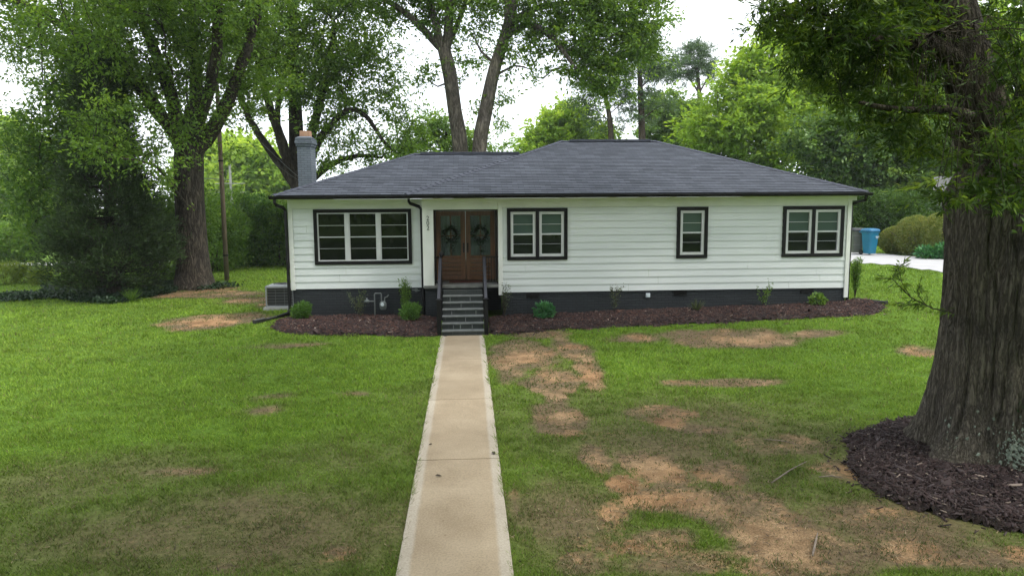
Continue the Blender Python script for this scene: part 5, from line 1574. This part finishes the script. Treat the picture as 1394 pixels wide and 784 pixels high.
for x in (AX0, AX1): 
    for y in (AY0, AY1): mb.box(x - .02, x + .02, y - .02, y + .02, AZ, AZ + .62)
mb.box(AX0 - .02, AX1 + .02, AY0 - .02, AY1 + .02, AZ + .0, AZ + .04)
mb.build('post', M['ac'], ac, bevel=.006)
mb = MB(); xm, ym = (AX0 + AX1) / 2, (AY0 + AY1) / 2
mb.box(AX0 - .025, AX1 + .025, AY0 - .025, AY1 + .025, AZ + .60, AZ + .66); mb.lathe((xm, ym, AZ + .66), [(.36, 0), (.34, .035), (.30, .045), (.28, .02), (0, .02)], 24)
mb.build('lid', M['ac'], ac, bevel=.01)
mb = MB()
for q in (.08, .14, .20, .26): mb.lathe((xm, ym, AZ + .70), [(q, 0), (q + .012, .006), (q + .012, 0)], 24)
for k in range(6): mb.box(xm - .28, xm + .28, ym - .004, ym + .004, AZ + .695, AZ + .70) if k == 0 else None
mb.build('fan_grille', M['acdark'], ac)
# gas meter
gm = empty('gas_meter', (-2.5, 20.75, .25), 'grey gas meter with looping pipes against the dark brick', 'gas meter')
mb = MB(); zb = .42
mb.lathe((-2.44, 20.72, zb), [(0, 0), (.07, 0), (.09, .03), (.10, .10), (.10, .17), (.075, .22), (.05, .235), (0, .24)], 14)
mb.build('body', M['meter'], gm, smooth=True)
MB().box(-2.52, -2.37, 20.60, 20.66, zb + .10, zb + .22).build('index_box', M['meter'], gm, bevel=.012)
MB().lathe((-2.445, 20.60, zb + .16), [(0, .012), (.045, .012), (.05, .0), (.05, -.01)], 14, 'y').build('dial', M['white'], gm)
mb = MB()
mb.tube([(-2.68, 20.74, .15), (-2.68, 20.74, .86), (-2.665, 20.74, .885), (-2.50, 20.74, .885), (-2.485, 20.74, .86), (-2.485, 20.74, zb + .22)], .018, 8)
mb.tube([(-2.40, 20.74, zb + .22), (-2.39, 20.74, .76), (-2.33, 20.78, .78), (-2.31, 21.0, .80)], .018, 8)
mb.tube([(-2.93, 20.75, .66), (-2.68, 20.74, .66)], .02, 8)
mb.build('pipe', M['metal'], gm)
mb = MB(); mb.lathe((-2.90, 20.75, .66), [(0, -.06), (.05, -.055), (.085, -.02), (.085, .015), (.05, .04), (.02, .05), (.02, .10), (0, .10)], 14)
mb.build('regulator', M['meter'], gm, smooth=True)
# drain pipe ends
def drain(label, pts, r=.05, boxend=True):
    mb = MB(); mb.tube(pts, r, 10)
    d = Vector(tuple(np.array(pts[-1]) - np.array(pts[-2]))).normalized()
    e = np.array(pts[-1])
    mb.tube([e, e + np.array(d) * .03], r * 1.35, 10)
    return tag(mb.build('drain_pipe', M['drain']), label, 'drain pipe')
p = G(346, 441); q = G(361, 438)
d = (q - p) / np.linalg.norm(q - p)
mb = MB(); s = np.array([-d[1], d[0], 0]) * .07
mb.prism([p - s + [0, 0, .01], p + s + [0, 0, .01], p + s + [0, 0, .11], p - s + [0, 0, .11]], q - p)
mb.prism([q - s * .7 + [0, 0, .02], q + s * .7 + [0, 0, .02], q + s * .7 + [0, 0, .09], q - s * .7 + [0, 0, .09]], d * .9 + np.array([0, 0, .02]))
tag(mb.build('drain_pipe', M['drain'], bevel=.008), 'black drain outlet on the grass left of the left mulch bed', 'drain pipe')
a = G(1166, 410); b_ = G(1206, 414.5); l = np.array([0, 0, .05])
drain('black drain pipe lying on the lawn at the right end of the mulch', [a + l, (a + b_) / 2 + l, b_ + l])
# wreaths
for (x, lab) in ((-.49, 'dark wreath hanging on the left front door'), (.37, 'dark wreath hanging on the right front door')):
    r = np.random.default_rng(int(100 + x * 10))
    w = empty('wreath', (x, YD - .05, 2.5), lab, 'wreath', 'wreaths on the front doors')
    a = np.linspace(0, math.tau, 25)
    MB().tube([(x + .17 * math.cos(t_), YD - .05, 2.52 + .17 * math.sin(t_)) for t_ in a], .03, 6, cap=False).build('ring', M['twig'], w)
    n = 520
    t_ = r.uniform(0, math.tau, n)
    rr = .18 + r.normal(0, .04, n)
    P = np.c_[x + rr * np.cos(t_), YD - .06 + r.normal(0, .02, n), 2.52 + rr * np.sin(t_)]
    tail = r.random(n) < .2
    P[tail] = np.c_[x + r.normal(.05, .05, tail.sum()), np.full(tail.sum(), YD - .045), 2.36 - .40 * r.random(tail.sum())]
    V, F_ = leaves(P, np.c_[np.cos(t_), -np.ones(n) * .5, np.sin(t_)], .075, .025, r, .2, .2)
    np_mesh('foliage', V, F_, L['ivy'], w, face_attr={'tint': np.clip(r.normal(.3, .2, n), 0, 1)})
# carts
def cart(label, px, Y, h, body, lid, name, rz):
    f = W(px, 350, Y); g = float(gz(f[0], f[1])) + .02
    root = empty(name, (0, 0, 0), label, 'trash cart')
    wb, wt = .24, .32
    mb = MB(); n = 6
    rings = [(0.06, .225, .24), (.5, .27, .29), (h - .16, .305, .33), (h - .155, .325, .35), (h - .08, .33, .355), (h - .075, .315, .34)]
    for (z, sx, sy) in rings:
        for k in range(16):
            t_ = math.tau * (k + .5) / 16
            c, s = math.cos(t_), math.sin(t_)
            e = .35
            mb.v.append((sx * math.copysign(abs(c) ** e, c), sy * math.copysign(abs(s) ** e, s), z))
    for i in range(len(rings) - 1):
        for k in range(16): mb.f.append((i*16 + k, i*16 + (k+1) % 16, (i+1)*16 + (k+1) % 16, (i+1)*16 + k))
    mb.f.append(tuple(range(16))[::-1]); e = (len(rings) - 1) * 16; mb.f.append(tuple(e + k for k in range(16)))
    o1 = mb.build('body', body, root, bevel=.01)
    mb = MB()
    for k, (z, s) in enumerate(((h - .07, 1.04), (h - .03, 1.05), (h + .03, .95), (h + .06, .6))):
        for q in range(16):
            t_ = math.tau * (q + .5) / 16; c, sn = math.cos(t_), math.sin(t_)
            mb.v.append((.345 * s * math.copysign(abs(c) ** .4, c), .37 * s * math.copysign(abs(sn) ** .4, sn), z))
    for i in range(3):
        for q in range(16): mb.f.append((i*16 + q, i*16 + (q+1) % 16, (i+1)*16 + (q+1) % 16, (i+1)*16 + q))
    mb.f.append(tuple(48 + q for q in range(16)))
    mb.build('lid', lid, root, smooth=False)
    mb = MB(); mb.tube([(-.28, .36, h - .12), (-.28, .44, h - .09), (.28, .44, h - .09), (.28, .36, h - .12)], .018, 8); mb.build('handle', lid, root)
    for x in (-.28, .28):
        MB().tube([(x - .03, .26, .11), (x + .03, .26, .11)], .11, 16).build('wheel', M['black'], root)
    if name == 'recycling_cart' :
        mb = MB(); mb.box(.02, .24, -.352, -.346, h - .30, h - .27); mb.box(.04, .20, -.349, -.343, h - .36, h - .34); mb.build('marking', M['white'], root)
    else:
        mb = MB()
        for z in (.4, .8): mb.box(-.31, .31, -.335, -.30, z, z + .02)
        mb.build('rib', M['metal'], root, bevel=.004)
    root.location = (f[0], f[1], g)
    root.rotation_euler = (0, 0, rz)
    root.scale = (.84, .84, 1)
    for c in root.children: c.location = (0, 0, 0)
cart('blue lidded cart standing by the driveway, right of the grey one', 1183, 30.2, 1.08, M['blue'], M['bluedark'], 'recycling_cart', .25)
cart('grey green trash cart partly hidden behind the house corner', 1165, 30.9, 1.08, M['greybin'], M['greylid'], 'trash_cart', -.15)
# board fence glimpsed above the clipped bushes
fc = empty('board_fence', tuple(W(1290, 350, 37)), 'weathered grey board fence glimpsed above the clipped bushes', 'fence')
f = W(1268, 300, 37)
mb = MB()
for k in range(26): mb.box(f[0] + k * .145, f[0] + k * .145 + .135, 37, 37.025, .9, 4.6 + .02 * (k % 3))
mb.build('board', M['grey_wall'], fc)
mb = MB(); mb.box(f[0], f[0] + 3.8, 37.03, 37.08, 1.6, 1.7); mb.box(f[0], f[0] + 3.8, 37.03, 37.08, 3.4, 3.5); mb.build('fence_rail', M['grey_wall'], fc)

# poles and wires
f = foot(309, 383, 33, .1)
pl = empty('utility_pole', (f[0], f[1], f[2] + .1), 'bare brown wooden pole standing beside the back hedge', 'pole')
MB().tube([(f[0], 33, f[2]), (f[0] + .01, 33, 4.5), (f[0] + .02, 33, 8.6)], [.105, .095, .085], 14).build('pole', M['pole'], pl, smooth=True)
MB().tube([(f[0], 33, 1.15), (f[0], 33, 1.21)], .112, 14).tube([(f[0], 33, 5.3), (f[0], 33, 5.36)], .108, 14).build('band', M['black'], pl)
P2 = W(314, 250, 76)
p2 = empty('utility_pole', (P2[0], 76, 0), 'pale distant utility pole with two crossarms behind the hedge', 'pole')
MB().tube([(P2[0], 76, -.2), (P2[0], 76, 7.4)], [.15, .12], 12).build('pole', M['poleg'], p2)
for py in (250, 262):
    q = W(314, py, 76)
    mb = MB(); mb.box(q[0] - 1.5, q[0] + 1.5, 75.75, 75.85, q[2] - .04, q[2] + .04); mb.build('crossarm', M['poleg'], p2)
def wire(label, a, b, sag, r, group='overhead wires'):
    a, b = np.array(a, float), np.array(b, float)
    pts = [a + (b - a) * t_ + np.array([0, 0, -4 * sag * t_ * (1 - t_)]) for t_ in np.linspace(0, 1, 13)]
    tag(MB().tube(pts, r, 5).build('power_line', M['wire']), label, 'wire', group)
wire('upper service wire running from the bare pole to the house eave', (f[0], 33, 8.3), (-5.4, 26.5, 3.9), .25, .008)
wire('lower service wire running from the bare pole to the house eave', (f[0], 33, 7.6), (-5.4, 27.2, 3.85), .35, .007)
for (y0, y1, lab) in ((198, 205, 'topmost pale wire crossing the far left trees'), (250, 258, 'middle pale wire crossing the far left trees'), (272, 278, 'lowest pale wire crossing the far left trees')):
    wire(lab, W(-60, y0, 70), W(314, y1 - (0 if y0 > 200 else -40), 76), .5, .03)

# fallen sticks and leaves
def stick(label, a, b, r):
    a, b = G(*a), G(*b)
    a[2] += r + .02; b[2] += r + .015
    m = (a + b) / 2 + np.array([.02, .03, .01])
    tag(MB().tube([a, a * .6 + m * .4, m, b], [r * .7, r, r * .9, r * .4], 6).build('fallen_stick', M['deadwood'], smooth=True), label, 'stick', 'fallen sticks on the lawn')
stick('pale stick pointing away on bare soil, nearest the viewer', (1106, 760), (1113, 728), .012)
stick('long thin stick beside the left edge of the oak\'s mulch', (1050, 660), (1098, 630), .010)
stick('short stick lying flat just left of the oak\'s mulch', (1115, 652), (1148, 653), .010)
stick('thin stick on dirt left of the oak and above the others', (1040, 600), (1090, 608), .008)
def fleaf(label, px, py, s, seed):
    r = np.random.default_rng(seed)
    g = G(px, py); z = zw(g[1]) + .004
    a = r.uniform(0, 6.28)
    d = np.array([math.cos(a), math.sin(a), 0]); n_ = np.array([-d[1], d[0], 0])
    c = np.array([g[0], g[1], z])
    mb = MB()
    mid = [c - d * s, c + np.array([0, 0, .004]), c + d * s + np.array([0, 0, .012])]
    l_ = [c - d * s * .3 + n_ * s * .45 + [0, 0, .016], c + d * s * .4 + n_ * s * .4 + [0, 0, .02]]
    r_ = [c - d * s * .3 - n_ * s * .45 + [0, 0, .014], c + d * s * .4 - n_ * s * .35 + [0, 0, .022]]
    mb.poly([mid[0], mid[1], l_[0]]); mb.poly([mid[1], mid[2], l_[1], l_[0]]); mb.poly([mid[0], r_[0], mid[1]]); mb.poly([mid[1], r_[0], r_[1], mid[2]])
    tag(mb.build('fallen_leaf', M['twig']), label, 'leaf', 'dead leaves on the path')
fleaf('dark curled leaf near the middle of the front path', 597, 651, .045, 1)
fleaf('brown curled leaf on the right edge of the front path by a joint', 672, 620, .055, 2)
fleaf('small dark leaf on the left edge of the front path', 588, 518, .04, 3)
fleaf('tiny dark leaf on the path left of centre below a joint', 586, 608, .03, 4)

# ------------------------------------------------------------------ woodland behind the viewer (seen in the glass), with crowns added overhead for shade
def woods():
    r = np.random.default_rng(5000)
    C_ = []
    for k in range(26):
        x = -60 + k * 4.8 + r.normal(0, 1); y = -20 - 10 * r.random()
        for j in range(20):
            C_.append((x + r.normal(0, 2.2), y + r.normal(0, 2), 1.5 + 15 * r.random()))
    for k in range(230):  # crowns added out of view overhead to shade the foreground lawn
        C_.append((r.uniform(-20, 8), r.uniform(-13, 3.5), r.uniform(8.5, 14)))
    C_ = np.array(C_)
    idx = np.repeat(np.arange(len(C_)), 75)
    P = C_[idx] + r.normal(0, 1.0, (len(idx), 3))
    P[:, 2] = np.maximum(P[:, 2], .2)
    V, F_ = leaves(P, r.normal(0, 1, P.shape), .7, .4, r)
    tag(np_mesh('woodland', V, F_, L['oak'], face_attr={'tint': np.clip(r.normal(.5, .2, len(F_)), 0, 1)}), 'leafy woodland behind the viewer, mirrored in the panes, with crowns added overhead for shade', 'woodland', kind='stuff')
woods()

# ------------------------------------------------------------------ hazy summer air
hz = MB().box(-62, 62, -42, 125, -3, 34).build('haze', bpy.data.materials.new('haze_air'))
hm = hz.data.materials[0]; hm.use_nodes = True; ht = hm.node_tree; ht.nodes.clear()
ho = ht.nodes.new('ShaderNodeOutputMaterial'); hv = ht.nodes.new('ShaderNodeVolumePrincipled')
hv.inputs['Density'].default_value = HAZE
hv.inputs['Color'].default_value = (.86, .93, .95, 1)
ht.links.new(hv.outputs[0], ho.inputs['Volume'])
tag(hz, 'thin pale summer haze between the trees', 'haze', kind='stuff')
